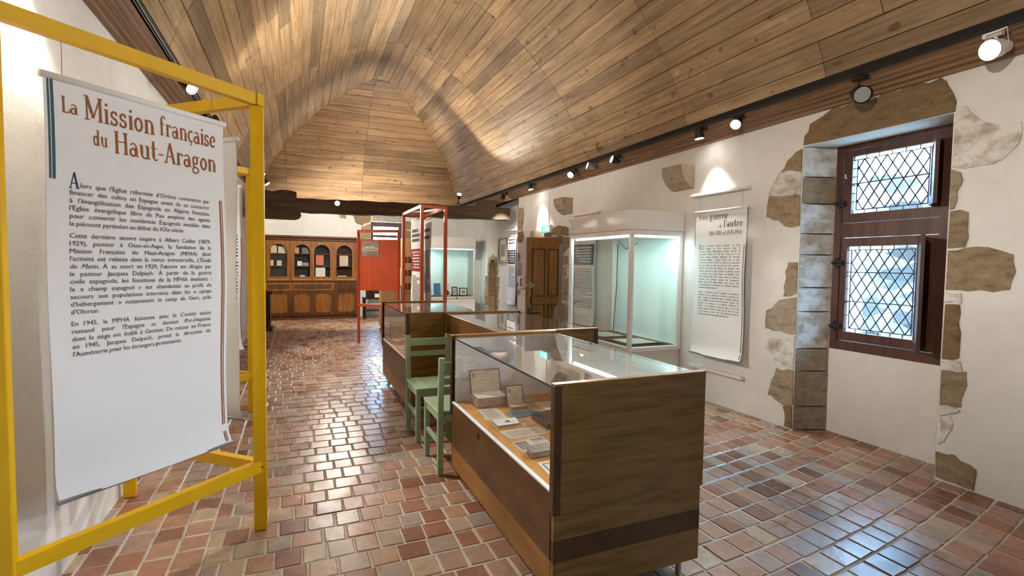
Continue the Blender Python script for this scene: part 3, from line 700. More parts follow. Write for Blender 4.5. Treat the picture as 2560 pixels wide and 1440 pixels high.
# ================================================================ banners
def banner(label, org, u, w, h, group=None, bow=.012, wires=None, front=True, name='text_banner'):
    u = Vector((u[0], u[1], 0)).normalized(); nn = u.cross(Vector((0, 0, 1))); org = Vector(org)
    def fn(s, z, d):
        v = (z-org.z)/h
        k = bow*math.sin(math.pi*s/w)*.6+.008*math.sin(v*9+s*4)-(.03*max(0, .045-v)/.045)*-1
        p = org+u*s+nn*(d+k); return (p.x, p.y, z)
    root = thing(name, label, 'banner', org+u*(w/2), group)
    nu, nv = 8, 30; vs = []; fs = []
    for dd in (-.001, .001):
        for j in range(nv+1):
            for i in range(nu+1): vs.append(fn(w*i/nu, org.z+h*j/nv, dd))
    N = (nu+1)*(nv+1)
    for j in range(nv):
        for i in range(nu):
            a = j*(nu+1)+i; fs += [(a, a+1, a+nu+2, a+nu+1), (N+a, N+a+nu+1, N+a+nu+2, N+a+1)]
    MB().add(vs, fs).build('cloth', 'banner_cloth', root, True)
    MB().tube(fn(-.01, org.z+h, 0), fn(w+.01, org.z+h, 0), .014).build('top_roller', 'banner_cloth', root, True)
    MB().tube(fn(-.006, org.z, 0), fn(w+.006, org.z, 0), .009).build('bottom_bar', 'grey_metal', root, True)
    if wires:
        for s in (.06, w-.06):
            a = fn(s, org.z+h, 0); MB().tube(a, (a[0], a[1], wires), .0015, n=5).build('wire', 'grey_metal', root)
    return root, fn
def stripes(root, fn, defs):
    for s0, s1, z0, z1, m in defs:
        mb = MB(); n = 20
        for i in range(n):
            a = z0+(z1-z0)*i/n; b = z0+(z1-z0)*(i+1)/n
            mb.add([fn(s0, a, .0025), fn(s1, a, .0025), fn(s1, b, .0025), fn(s0, b, .0025)], [(0, 1, 2, 3)])
        mb.build('stripe', m, root)
def patch(root, fn, s0, s1, z0, z1, mat, d=.003, n=10):
    mb = MB(); vs = [fn(s0+(s1-s0)*i/n, z0+(z1-z0)*j/n, d) for j in range(n+1) for i in range(n+1)]
    mb.add(vs, [(j*(n+1)+i, j*(n+1)+i+1, (j+1)*(n+1)+i+1, (j+1)*(n+1)+i) for j in range(n) for i in range(n)]); return mb.build('heading_block', mat, root)
def fake_lines(mb, fn, s0, s1, z0, z1, n, th, seed=1, d=.003, right=False):
    rr = random.Random(seed)
    for i in range(n):
        z = z1-(z1-z0)*(i+.5)/n; x = s0+(rr.uniform(0, .3)*(s1-s0) if right else 0); e = s1 if rr.random() < .86 or right else s0+(s1-s0)*rr.uniform(.4, .8)
        while x < e-.008:
            l = min(rr.uniform(.02, .075), e-x); mb.add([fn(x, z-th/2, d), fn(x+l, z-th/2, d), fn(x+l, z+th/2, d), fn(x, z+th/2, d)], [(0, 1, 2, 3)]); x += l+.012
# ---- yellow triangular frames
def tri_frame(label, posts, z, group, mat, w=.066, t=.04, low=.36, base=None, name='banner_stand'):
    root = thing(name, label, 'stand', (*posts[0], 0), group)
    for i, (x, y) in enumerate(posts): CB(x-w/2, x+w/2, y-t/2, y+t/2, 0, z-.03, .003).build('post', mat, root)
    for i, j in ((0, 1), (0, 2)):
        a, b = posts[i], posts[j]; d = (Vector(b)-Vector(a)).normalized()
        e = d*.03
        MB().bar((a[0]-e.x, a[1]-e.y, z), (b[0]+e.x, b[1]+e.y, z), .045, .06).build('top_beam', mat, root)
        MB().bar((a[0], a[1], low), (b[0], b[1], low), .045, .06).build('bottom_beam', mat, root)
    return root
YP = [(-.20, 3.07), (-.985, 2.34), (-.985, 3.80)]
f1 = tri_frame('yellow painted timber frame holding the banner about the mission in Upper Aragon', YP, 2.36, 'yellow triangular frames', 'yellow_paint')
MB().disc((-.19, 3.045, .36), (.3, -1, 0), .005, 8).build('nail', 'black_metal', f1)
P2F = [(-.43, 5.55), (-.985, 5.02), (-.985, 6.10)]
tri_frame('second yellow timber frame, standing behind the Upper Aragon banner', P2F, 2.36, 'yellow triangular frames', 'yellow_paint')
bl = Vector((-.873, 2.443, .555)); bu = (.721, .693)
b1, fn = banner('large white cloth banner headed La Mission française du Haut-Aragon', bl, bu, .735, 1.63, None, .012, 2.33)
stripes(b1, fn, [(.010, .016, 1.80, 2.175, 'ink_teal'), (.020, .029, 1.80, 2.175, 'ink_teal'), (.704, .711, .57, 1.80, 'ink_brown'), (.716, .72, .57, 1.80, 'ink_brown')])
t = MB(); display(t, 'La', fn, .052, .108, 2.058, .062); display(t, 'Mission', fn, .127, .398, 2.050, .096); display(t, 'française', fn, .418, .693, 2.058, .088)
display(t, 'du', fn, .153, .206, 1.955, .062); display(t, 'Haut-Aragon', fn, .228, .695, 1.938, .092); tag(t.build('title_lettering', 'ink_brown', b1), kind='stuff')
BODY = [["lors que l'Église réformée d'Orthez commence par", "financer des cultes en Espagne avant de se consacrer", "à l'évangélisation des Espagnols en Algérie française,", "l'Église évangélique libre de Pau emploie des agents", "pour convertir les nombreux Espagnols installés dans", "le piémont pyrénéen au début du XXe siècle."],
["Cette dernière œuvre inspire à Albert Cadier (1879-", "1929), pasteur à Osse-en-Aspe, la fondation de la", "Mission Française du Haut-Aragon (MFHA) dont", "l'activité est relatée dans la revue trimestrielle, _L'Étoile", "_du _Matin. À sa mort en 1929, l'œuvre est dirigée par", "le pasteur Jacques Delpech. À partir de la guerre", "civile espagnole, les fonctions de la MFHA évoluent :", "le « champ espagnol » est abandonné au profit du", "secours aux populations internées dans les « camps", "d'hébergement » notamment le camp de Gurs, près", "d'Oloron."],
["En 1945, la MFHA fusionne avec le Comité suisse", "romand pour l'Espagne et devient _Pro-Hispania,", "dont le siège est établi à Genève. De retour en France", "en 1945, Jacques Delpech, prend la direction de", "l'Aumônerie pour les étrangers protestants."]]
t = MB(); z = 1.777
for pi, para in enumerate(BODY):
    for li, ln in enumerate(para):
        last = li == len(para)-1
        put_line(t, ln, fn, .107 if pi == 0 and li == 0 else .071, .648, z, .027, not last)
        z -= .0302
    z -= .0165
tag(t.build('body_text', 'ink_grey', b1), kind='stuff')
t = MB(); display(t, 'A', fn, .069, .104, 1.772, .062); tag(t.build('drop_capital', 'ink_navy', b1), kind='stuff')
# banner on the other open side of the first frame (seen on edge)
b1b, fn = banner('white banner on the far side of the first yellow frame, seen edge-on', Vector((-.31, 3.15, .6)), (-.727, .686), .72, 1.56, None, .01, 2.33)
stripes(b1b, fn, [(.012, .02, 1.8, 2.14, 'ink_teal'), (.7, .71, .62, 1.7, 'ink_brown')])
t = MB(); fake_lines(t, fn, .08, .64, 1.0, 1.75, 22, .014, 3); tag(t.build('body_text', 'ink_grey', b1b), kind='stuff')
# banner in the second yellow frame
b2, fn = banner('white banner in the second yellow frame, its title ending in que', Vector((-.97, 5.0, .63)), (.676, .737), .68, 1.58, None, .01, 2.33)
fb = fn
stripes(b2, fb, [(.675, .682, .66, 1.72, 'ink_brown')])
t = MB(); display(t, 'que', fb, .50, .645, 1.965, .075); tag(t.build('title_lettering', 'ink_brown', b2), kind='stuff')
t = MB(); fake_lines(t, fb, .07, .64, 1.02, 1.78, 24, .013, 5); tag(t.build('body_text', 'ink_grey', b2), kind='stuff')
# ---- right wall banners on white rails
def rails(what, y0, y1, x=XR):
    r = thing('banner_rail', 'white wooden top rail over '+what, 'rail', (x, (y0+y1)/2, 2.285), 'white banner rails on the wall')
    CB(x-.085, x-.001, y0, y1, 2.285, 2.315, .003).build('rail_board', 'white_lacquer', r)
    for yy in (y0+.08, y1-.1): MB().disc((x-.0855, yy, 2.30), (-1, 0, 0), .006, 8).build('screw', 'grey_metal', r)
    tag(CB(x-.05, x-.001, y0+.01, y1-.01, .345, .378, .003).build('banner_rail', 'white_lacquer'), 'low white wooden rail under '+what, 'rail', 'white banner rails on the wall')
rails('the wall banner about the two wars', 3.75, 4.53)
b3, fn = banner("white wall banner headed D'une guerre à l'autre beside the tall white showcase", Vector((4.12, 4.43, .535)), (0, -1), .70, 1.565, None, .008, 2.283)
stripes(b3, fn, [(.006, .013, 1.73, 2.06, 'ink_crimson'), (.678, .684, .56, 1.725, 'ink_teal'), (.688, .69, .56, 1.725, 'ink_crimson')])
t = MB(); display(t, "D'une", fn, .062, .196, 2.012, .052); display(t, 'guerre', fn, .215, .458, 2.005, .075); display(t, 'à', fn, .355, .382, 1.916, .045); display(t, "l'autre", fn, .41, .652, 1.918, .075)
display(t, '1914-1918 et 1939-1945', fn, .22, .652, 1.834, .047); tag(t.build('title_lettering', 'ink_dark', b3), kind='stuff')
R1 = ["urant la Première Guerre mondiale, de jeunes", "hommes, appelés au front, périssent dans les", "tranchées, comme Alfred-Eugène Casalis, petit-fils du", "missionnaire, décédé le 9 mai 1915 à l'âge de 19 ans.", "Certains pasteurs exercent également les fonctions", "d'aumônier militaire : Georges Cadier sert au GBC", "du 18e CA de 1914 à 1919, ou encore de John-David", "Roth qui publie, en 1918, ses Souvenirs d'un aumônier", "militaire de l'Arrière. En l'absence des pasteurs, leurs", "épouses prennent le relais, dirigent la paroisse, l'école", "du dimanche et du jeudi, visitent les malades. Ainsi,", "Aline Lauriol, Adèle Roth, veuves dans les dernières", "semaines des combats, quittent les presbytères,", "Bethny pour l'une, Bayle-de-Béarn pour l'autre, avec", "la reconnaissance du directeur du Protestant béarnais,", "le pasteur Georges Delpuech."]
R2 = ["Durant la Deuxième Guerre mondiale, les protestants", "s'illustrent dans la Résistance ou dans le sauvetage des", "juifs, à l'image de Madeleine Barot, secrétaire générale", "de la CIMADE (Comité Inter-Mouvement Auprès Des", "Évacués), qui participe à la libération d'enfants, de", "malades et de vieillards du camp de Gurs, ou de Jules", "Jéséquel, pasteur réformé retiré près de Pau qui cache", "un Juif durant le conflit. Tous deux figurent parmi les", "nombreux protestants Justes parmi les Nations."]
t = MB(); z = 1.716
for pi, para in enumerate((R1, R2)):
    for li, ln in enumerate(para):
        put_line(t, ln, fn, .105 if pi == 0 and li == 0 else .076, .645, z, .025, li < len(para)-1); z -= .0302
    z -= .02
tag(t.build('body_text', 'ink_grey', b3), kind='stuff')
t = MB(); display(t, 'D', fn, .076, .102, 1.69, .055); tag(t.build('drop_capital', 'ink_teal', b3), kind='stuff')
rails('the banner between door and showcase', 6.45, 7.24)
b4, fn = banner('white wall banner with dark heading block seen through the tall showcase', Vector((4.12, 7.2, .56)), (0, -1), .70, 1.55, None, .008, 2.283)
patch(b4, fn, .02, .68, 1.5, 1.82, 'ink_dark')
t = MB(); fake_lines(t, fn, .08, .62, 1.53, 1.79, 6, .022, 8, .005, True); tag(t.build('heading_text', 'ink_white', b4), kind='stuff')
t = MB(); fake_lines(t, fn, .07, .62, .82, 1.45, 19, .013, 9); tag(t.build('body_text', 'ink_grey', b4), kind='stuff')
rails('the banner hung before the window', .8, 1.56)
b5, fn = banner('white wall banner hanging on the near side of the leaded window', Vector((4.12, 1.52, .535)), (0, -1), .70, 1.565, None, .008, 2.283)
t = MB(); fake_lines(t, fn, .07, .62, .9, 1.75, 24, .013, 11); tag(t.build('body_text', 'ink_grey', b5), kind='stuff')
# banner and picture on the recessed wall
o_ = rec(1.58, .55, .05); e_ = rec(.9, .55, .05)
b6, fn = banner('narrow-looking white banner with navy block at the stone wall corner', Vector((o_[0], o_[1], .55)), (e_[0]-o_[0], e_[1]-o_[1]), .66, 1.6, None, .006, 2.268)
patch(b6, fn, .02, .64, 1.5, 1.82, 'ink_navy')
t = MB(); fake_lines(t, fn, .06, .58, 1.53, 1.8, 5, .022, 12, .005, True); tag(t.build('heading_text', 'ink_white', b6), kind='stuff')
t = MB(); fake_lines(t, fn, .06, .6, .95, 1.46, 16, .013, 13); fake_lines(t, fn, .1, .55, 1.95, 2.1, 2, .04, 14); tag(t.build('body_text', 'ink_grey', b6), kind='stuff')
tag(rbox(MB(), .92, 1.6, 2.27, 2.3, .001, .08).build('banner_rail', 'white_lacquer'), 'white wall rail over the banner at the stone corner', 'rail', 'white banner rails on the wall')
# ================================================================ timber showcases with glass tops
def wood_case(label, x0, y0, flip=False, group='low oak showcases in a staggered row'):
    w, L, zt = .80, 1.53, 1.0
    root = thing('display_case', label, 'display case', (x0+w/2, y0+L/2, 0), group)
    def P(name, mb, mat, par=root):
        if flip: mb.v = [(2*(x0+w/2)-x, 2*(y0+L/2)-y, z) for x, y, z in mb.v]
        return mb.build(name, mat, par)
    x1, y1 = x0+w, y0+L; th = .028
    for ya, yb in ((y0, y0+th), (y1-th, y1)):
        ep = P('end_panel', MB().cbox(x0-.004, x1+.006, ya-.006 if ya == y0 else ya, yb if ya == y0 else yb+.006, .45, zt, .003), 'case_end')
        P('end_base', MB().cbox(x0+.004, x1-.004, ya, yb, .335, .452, .002), 'case_end')
        P('dark_band', MB().box(x0+.004, x1-.004, ya+.001, yb-.001, .24, .335), 'case_dark')
        P('end_plinth', MB().cbox(x0+.004, x1-.004, ya, yb, .09, .24, .002), 'case_end')
        P('edge_strip', MB().cbox(x0-.006, x0+.03, ya-.009 if ya == y0 else ya, yb if ya == y0 else yb+.009, .45, zt-.002, .002), 'case_dark')
        P('top_strip', MB().cbox(x0-.006, x1+.008, ya-.008 if ya == y0 else ya-.002, yb+.002 if ya == y0 else yb+.008, zt-.004, zt+.006, .002), 'case_plinth')
    yi0, yi1 = y0+th, y1-th
    P('front_panel', MB().cbox(x0, x0+.022, yi0, yi1, .24, .535, .002), 'case_side')
    P('plinth', MB().cbox(x0+.003, x0+.022, yi0, yi1, .09, .24, .002), 'case_plinth')
    P('sill_strip', MB().cbox(x0-.002, x0+.02, yi0, yi1, .535, .545, .001), 'white_metal')
    P('back_panel', MB().cbox(x1-.022, x1, yi0, yi1, .09, .99, .002), 'case_side')
    P('back_lining', MB().box(x1-.026, x1-.0225, yi0, yi1, .54, .985), 'white_lining')
    for ya, yb in ((yi0, yi0+.004), (yi1-.004, yi1)): P('end_lining', MB().box(x0+.02, x1-.026, ya, yb, .54, .985), 'white_lining')
    P('deck', MB().box(x0+.022, x1-.026, yi0, yi1, .525, .54), 'tan_felt')
    P('case_floor', MB().box(x0+.022, x1-.022, yi0, yi1, .09, .105), 'case_dark')
    gt = P('glass_top', MB().box(x0+.001, x1-.002, yi0, yi1, .985, .991), 'case_glass')
    gf = P('glass_front', MB().box(x0+.006, x0+.012, yi0, yi1, .546, .984), 'case_glass')
    P('glass_edge', MB().box(x0-.001, x0+.001, yi0, yi1, .983, .992), 'glass_edge', gt)
    lk = P('lock', MB().tube((x0-.004, y0+L*.62, .485), (x0, y0+L*.62, .485), .011), 'black_metal')
    P('keyhole', MB().prism([(-.006, -.02), (.006, -.02), (.004, 0), (-.004, 0)], lambda a, b, d: (x0-d, y0+L*.62+a, .48+b), 0, .004), 'black_metal')
    for xx in (x0+.07, x1-.07):
        for yy in (y0+.06, y1-.06): P('leg', MB().tube((xx, yy, 0), (xx, yy, .1), .014), 'grey_metal')
    return root
wood_case('oak showcase with glass top, old books and papers on its tan deck', .975, 1.82)
wood_case('oak showcase turned with its wooden back to the green chairs', 1.37, 3.372, True)
wood_case('oak showcase nearest the orange frames, an open book inside its glass', .975, 4.925)
# ---- contents of the first showcase
Z = .5405
def sheet(name, label, cat, poly, mat, h=.002, z=Z, marks=None, group=None):
    o = MB().prism(poly, lambda a, b, d: (a, b, d), z, z+h).build(name, mat); tag(o, label, cat, group)
    if marks: marks(o, z+h)
    return o
def print_lines(o, poly, z, n, mat='ink_grey', pad=.12):
    a, b, c, d = [Vector(p) for p in poly]; mb = MB(); rr = random.Random(n)
    for i in range(n):
        t_0 = pad+(1-2*pad)*i/n; t_1 = t_0+.35*(1-2*pad)/n
        e = 1-pad if i % 4 else 1-pad-rr.uniform(0, .3)
        q = lambda u, v: (lambda p: (p.x, p.y, z+.0006))((a.lerp(b, u)).lerp(d.lerp(c, u), v))
        mb.add([q(pad, t_0), q(e, t_0), q(e, t_1), q(pad, t_1)], [(0, 1, 2, 3)])
    mb.build('print', mat, o)
def book_open(name, label, x0, x1, y0, y1, hb, lid_h, tilt, rz=0):
    root = thing(name, label, 'book', ((x0+x1)/2, (y0+y1)/2, Z))
    CB(x0, x1, y0, y1, Z, Z+hb*.1, .001).build('cover', 'brown_leather', root)
    MB().prism([(y0+.004, Z+hb*.1), (y1, Z+hb*.1), (y1, Z+hb), (y0+.004, Z+hb*.92)], lambda a, b, d: (d, a, b), x0+.004, x1-.004).build('page_block', 'page_edges', root)
    MB().prism([(y0+.005, Z+hb*.92+.0005), (y1, Z+hb+.0005), (y1, Z+hb+.003), (y0+.005, Z+hb*.92+.003)], lambda a, b, d: (d, a, b), x0+.005, x1-.005).build('open_page', 'paper', root)
    s, c = math.sin(tilt), math.cos(tilt)
    f = lambda a, b, d: (a, y1+b*s-d*c, Z+hb*.9+b*c+d*s)
    l = MB().prism([(x0-.004, 0), (x1+.004, 0), (x1+.004, lid_h), (x0-.004, lid_h)], f, -.006, 0).build('raised_cover', 'brown_leather', root)
    MB().prism([(x0+.004, .002), (x1-.004, .002), (x1-.004, lid_h-.007), (x0+.004, lid_h-.007)], f, 0, .0015).build('endpaper', 'paper', root)
    MB().prism([(x0+.014, lid_h-.05), (x0+.03, lid_h-.05), (x0+.03, lid_h-.024), (x0+.014, lid_h-.024)], f, .0015, .002).build('bookplate', 'photo_mid', root)
    return root
book_open('antique_book', 'thick antique book standing open with cream endpapers in the glass showcase', 1.085, 1.30, 3.10, 3.235, .07, .165, .25)
book_open('small_book', 'small thin open book with cream pages beside the thick antique book', 1.285, 1.405, 2.99, 3.075, .018, .125, .22)
pl_ = [(1.05, 2.85), (1.19, 2.84), (1.21, 3.075), (1.08, 3.085)]
sheet('letter_sheet', 'cream handwritten sheet in front of the thick antique book', 'paper', pl_, 'paper', marks=lambda o, z: print_lines(o, pl_, z, 12, 'paper_grey'))
pt = [(1.22, 2.82), (1.45, 2.86), (1.44, 2.975), (1.22, 2.96)]
sheet('pamphlet', 'blue-green paper pamphlet in front of the small open book', 'pamphlet', pt, 'paper_teal', .004, marks=lambda o, z: print_lines(o, pt, z, 5, 'ink_teal'))
def closed_book(name, label, poly, h, mat, edge='page_edges'):
    c = [sum(p[0] for p in poly)/len(poly), sum(p[1] for p in poly)/len(poly)]
    root = thing(name, label, 'book', (c[0], c[1], Z)); ins = [(c[0]+(p[0]-c[0])*.96, c[1]+(p[1]-c[1])*.96) for p in poly]
    MB().prism(poly, lambda a, b, d: (a, b, d), Z, Z+.004).build('back_cover', mat, root)
    MB().prism(ins, lambda a, b, d: (a, b, d), Z+.004, Z+h-.004).build('page_block', edge, root)
    MB().prism(poly, lambda a, b, d: (a, b, d), Z+h-.004, Z+h).build('front_cover', mat, root)
    return root
closed_book('black_book', 'black leather-bound book lying closed on the tan deck', [(1.325, 2.56), (1.50, 2.60), (1.52, 2.83), (1.33, 2.80)], .03, 'black_leather', 'black_leather')
bk = closed_book('booklet', 'white paper booklet with a small dark emblem on the tan deck', [(1.06, 2.67), (1.20, 2.68), (1.22, 2.785), (1.065, 2.785)], .022, 'paper_white')
MB().disc((1.145, 2.73, Z+.0225), (0, 0, 1), .014, 10).build('emblem', 'ink_dark', bk); MB().box(1.11, 1.18, 2.712, 2.716, Z+.022, Z+.0226).build('emblem', 'ink_dark', bk)
sheet('card', 'pinkish card lying beside the booklet with the emblem', 'card', [(1.215, 2.66), (1.30, 2.67), (1.32, 2.80), (1.24, 2.785)], 'paper_pink')
pq = [(1.06, 2.49), (1.30, 2.50), (1.30, 2.635), (1.05, 2.635)]
sheet('open_letter', 'wide unfolded printed letter lying in front of the booklet', 'letter', pq, 'paper', marks=lambda o, z: print_lines(o, pq, z, 9, 'paper_grey'))
def photo(name, label, poly, z=Z, mat='photo_mid', group=None):
    o = sheet(name, label, 'photograph', poly, 'paper_white', .002, z, group=group); c = [sum(p[0] for p in poly)/4, sum(p[1] for p in poly)/4]
    MB().prism([(c[0]+(p[0]-c[0])*.82, c[1]+(p[1]-c[1])*.82) for p in poly], lambda a, b, d: (a, b, d), z+.002, z+.0026).build('image', mat, o); return o
photo('photograph', 'old white-bordered photograph beside the dark wallet', [(1.05, 2.29), (1.13, 2.34), (1.14, 2.45), (1.05, 2.44)], mat='photo_dark')
photo('photograph', 'white-bordered group photograph at the edge of the unfolded letter', [(1.145, 2.35), (1.24, 2.37), (1.245, 2.475), (1.145, 2.46)])
closed_book('leather_wallet', 'small dark leather wallet book in front of the old photographs', [(1.05, 2.195), (1.20, 2.205), (1.215, 2.315), (1.065, 2.285)], .03, 'black_leather')
cd = sheet('card', 'white card with black ruled border at the near end of the deck', 'card', [(1.045, 1.99), (1.17, 2.0), (1.18, 2.145), (1.055, 2.145)], 'paper_white')
m_ = MB()
for a, b in (((1.07, 2.03), (1.15, 2.035)), ((1.07, 2.03), (1.075, 2.12)), ((1.075, 2.12), (1.155, 2.12)), ((1.15, 2.035), (1.155, 2.12))): m_.bar((*a, Z+.0024), (*b, Z+.0024), .004, .001)
m_.build('border', 'ink_dark', cd)
sheet('grey_leaflet', 'greyish leaflet lying behind the small open book', 'leaflet', [(1.44, 3.12), (1.53, 3.12), (1.53, 3.22), (1.44, 3.22)], 'paper_grey', .006)
photo('photograph_mount', 'pale mount with a small dark photograph behind the black book', [(1.50, 2.92), (1.66, 2.92), (1.66, 3.10), (1.50, 3.10)], mat='paper')
pf = thing('portrait_frame', 'leaning pale mount with a dark seated portrait at the showcase back', 'picture', (1.68, 3.05, Z))
f = lambda a, b, d: (1.69+b*.12-d, a, Z+b)
MB().prism([(2.80, 0), (3.24, 0), (3.24, .27), (2.80, .27)], f, 0, .006).build('mount', 'paper', pf)
MB().prism([(2.85, .03), (3.19, .03), (3.19, .24), (2.85, .24)], f, .006, .008).build('image', 'photo_mid', pf)
MB().prism([(2.9+.24*t_0, .03+.17*math.sin(math.pi*t_0)) for t_0 in [i/10 for i in range(11)]], f, .008, .009).build('figure', 'photo_dark', pf)
# far showcase
book_open('open_book', 'cream open book propped against the far oak showcase glass', 1.03, 1.30, 5.9, 6.15, .04, .2, .3)
photo('photograph', 'faded document lying in the far oak showcase', [(1.03, 5.3), (1.2, 5.3), (1.2, 5.6), (1.03, 5.6)], mat='paper_grey')
# ================================================================ green chairs
def green_chair(label, x0, yb, yf, group='green painted chairs between the showcases'):
    x1 = x0+.37; s = 1 if yf > yb else -1; root = thing('chair', label, 'chair', ((x0+x1)/2, (yb+yf)/2, 0), group); t2 = .019
    def pst(x, y, z): return CB(x-t2, x+t2, y-t2, y+t2, 0, z, .003)
    for x in (x0, x1):
        p = MB(); p.bar((x, yb, 0), (x, yb, .46), .038, .038, (0, 1, 0)); p.bar((x, yb, .46), (x, yb-s*.03, .84), .038, .034, (0, 1, 0)); p.build('back_post', 'green_paint', root)
        pst(x, yf, .43).build('leg', 'green_paint', root)
        MB().bar((x, yb, .22), (x, yf, .22), .02, .03).build('side_stretcher', 'green_paint', root)
    for z, h in ((.775, .065), (.67, .045)): MB().bar((x0, yb-s*.022*(z-.46)/.3, z), (x1, yb-s*.022*(z-.46)/.3, z), .018, h).build('back_slat', 'green_paint', root)
    ya, yc = sorted((yb-s*.005, yf+s*.03)); n = 3
    for k in range(n):
        a = x0-.022+(x1-x0+.044)*k/n; b = x0-.022+(x1-x0+.044)*(k+1)/n-.002
        CB(a, b, ya, yc, .43, .455, .003).build('seat_board', 'green_paint', root)
    for x in (x0, x1): MB().bar((x, yb, .405), (x, yf, .405), .02, .05).build('side_rail', 'green_paint', root)
    for y in (yb, yf): MB().bar((x0, y, .405), (x1, y, .405), .02, .05).build('cross_rail', 'green_paint', root)
    MB().bar((x0, (yb+yf)/2, .22), (x1, (yb+yf)/2, .22), .02, .028).build('stretcher', 'green_paint', root)
    return root
green_chair('green painted wooden chair with its back against the nearest oak showcase', .915, 3.41, 3.80)
green_chair('green painted wooden chair with its back against the far oak showcase', .915, 4.52, 4.12)
# ================================================================ tall white showcases
def white_case(label, x0, x1, y0, y1, zt, z0, z1, back, tube=True):
    root = thing('tall_showcase', label, 'display case', ((x0+x1)/2, (y0+y1)/2, 0), 'tall white lit showcases'); p = .045
    CB(x0+.02, x1-.0, y0+.02, y1-.0, 0, z0-.05, .003).build('base', 'white_lacquer', root)
    CB(x0, x1, y0, y1, z0-.05, z0, .003).build('lower_rail', 'white_lacquer', root)
    CB(x0-.012, x1, y0-.012, y1, z1+.06, zt, .003).build('top_box', 'white_lacquer', root)
    CB(x0, x1, y0, y1, z1, z1+.058, .003).build('upper_rail', 'white_lacquer', root)
    for xx in ((x0, x0+p), (x1-p, x1)):
        for yy in ((y0, y0+p), (y1-p, y1)): CB(*xx, *yy, z0, z1, .002).build('corner_post', 'white_lacquer', root)
    g = .006
    if back != 'y': MB().box(x0+p, x1-p, y1-p/2, y1-p/2+g, z0, z1).build('glass_pane', 'case_glass', root)
    else: MB().box(x0+p, x1-p, y1-.012, y1-.004, z0, z1).build('back_board', 'pale_green_lining', root)
    MB().box(x0+p, x1-p, y0+p/2, y0+p/2+g, z0, z1).build('glass_pane', 'case_glass', root)
    MB().box(x0+p/2, x0+p/2+g, y0+p, y1-p, z0, z1).build('glass_pane', 'case_glass', root)
    if back == 'x': MB().box(x1-.012, x1-.004, y0+p, y1-p, z0, z1).build('back_board', 'pale_green_lining', root)
    else: MB().box(x1-p/2, x1-p/2+g, y0+p, y1-p, z0, z1).build('glass_pane', 'case_glass', root)
    MB().box(x0+p, x1-p, y0+p, y1-p, z0, z0+.006).build('deck', 'void_black', root)
    tb = MB().box(x0+p+.01, x0+p+.03, y0+p+.03, y1-p-.03, z1-.022, z1-.002); tb.box(x0+p+.04, x1-p-.03, y0+p+.005, y0+p+.025, z1-.022, z1-.002); tb.build('light_tube', 'case_tube', root)
    for (px, py, sx, sy) in ((x0+p+.02, (y0+y1)/2, .018, y1-y0-2*p-.06), ((x0+x1)/2, y0+p+.015, x1-x0-2*p-.07, .018)):
        la = bpy.data.lights.new('case_light', 'AREA'); la.shape = 'RECTANGLE'; la.size = sx; la.size_y = sy; la.energy = 4*LAMP; la.color = (.66, 1, 1)
        lo = bpy.data.objects.new('case_light', la); COL.objects.link(lo); lo.parent = root; lo.location = (px-(x0+x1)/2, py-(y0+y1)/2, z1-.024)
    return root
D = white_case('tall white showcase with cyan light beside the wall banner about the wars', 3.45, 4.19, 4.7, 6.1, 2.13, .56, 1.85, 'x')
cab_ = MB().path([(4.12, 5.9, 1.84), (4.1, 5.7, 1.72), (4.14, 5.5, 1.80)], .004, 6); cab_.path([(4.14, 5.95, 1.8), (4.15, 5.97, 1.2), (4.13, 6.0, .57)], .005, 6); cab_.build('cable', 'rubber_black', D)
def flat_frame(label, x0, x1, y0, y1, z):
    r = thing('framed_document', label, 'frame', ((x0+x1)/2, (y0+y1)/2, z), 'framed documents lying in the tall showcase'); m_ = MB()
    for q in ((x0, x1, y0, y0+.025), (x0, x1, y1-.025, y1), (x0, x0+.025, y0+.025, y1-.025), (x1-.025, x1, y0+.025, y1-.025)): m_.cbox(*q, z, z+.022, .003)
    m_.build('moulding', 'brown_leather', r); MB().box(x0+.025, x1-.025, y0+.025, y1-.025, z, z+.01).build('document', 'paper', r)
    MB().box(x0+.025, x1-.025, y0+.025, y1-.025, z+.013, z+.015).build('cover_glass', 'case_glass', r)
flat_frame('dark framed document lying flat at the near end of the tall showcase', 3.54, 4.02, 4.80, 5.28, .5665)
flat_frame('dark framed document lying flat at the far end of the tall showcase', 3.56, 3.98, 5.40, 5.92, .5665)
F = white_case('tall white showcase at the end wall holding small frames and a blue book', 3.2, 4.6, 13.45, 14.2, 2.22, .57, 1.9, 'y')
MB().tube((4.05, 13.44, .53), (4.05, 13.45, .53), .02).build('lock', 'black_metal', F)
def easel_item(name, label, cat, x0, x1, h, mat, y=13.62, inner=None, bw=.03):
    r = thing(name, label, cat, ((x0+x1)/2, y, .577)); f = lambda a, b, d: (a, y+b*.18-d, .577+b)
    MB().prism([(x0, 0), (x1, 0), (x1, h), (x0, h)], f, 0, .018).build('board', mat, r)
    if inner: MB().prism([(x0+bw, bw), (x1-bw, bw), (x1-bw, h-bw), (x0+bw, h-bw)], f, .018, .021).build('mount', inner, r); MB().prism([(x0+bw*2.2, bw*2.2), (x1-bw*2.2, bw*2.2), (x1-bw*2.2, h-bw*2.2), (x0+bw*2.2, h-bw*2.2)], f, .021, .023).build('image', 'photo_mid', r)
    return r
easel_item('blue_book', 'blue book propped upright in the end wall showcase', 'book', 3.45, 3.64, .36, 'blue_cover')
ps = easel_item('tan_plaque', 'tan plaque with a dark round motif in the end wall showcase', 'plaque', 3.69, 3.92, .36, 'paper')
MB().disc((3.80, 13.595, .68), (0, -1, .18), .075, 18).build('motif', 'ink_dark', ps)
easel_item('small_picture', 'small upright dark frame in the end wall showcase', 'picture', 3.96, 4.13, .26, 'black_leather', inner='paper', bw=.03)
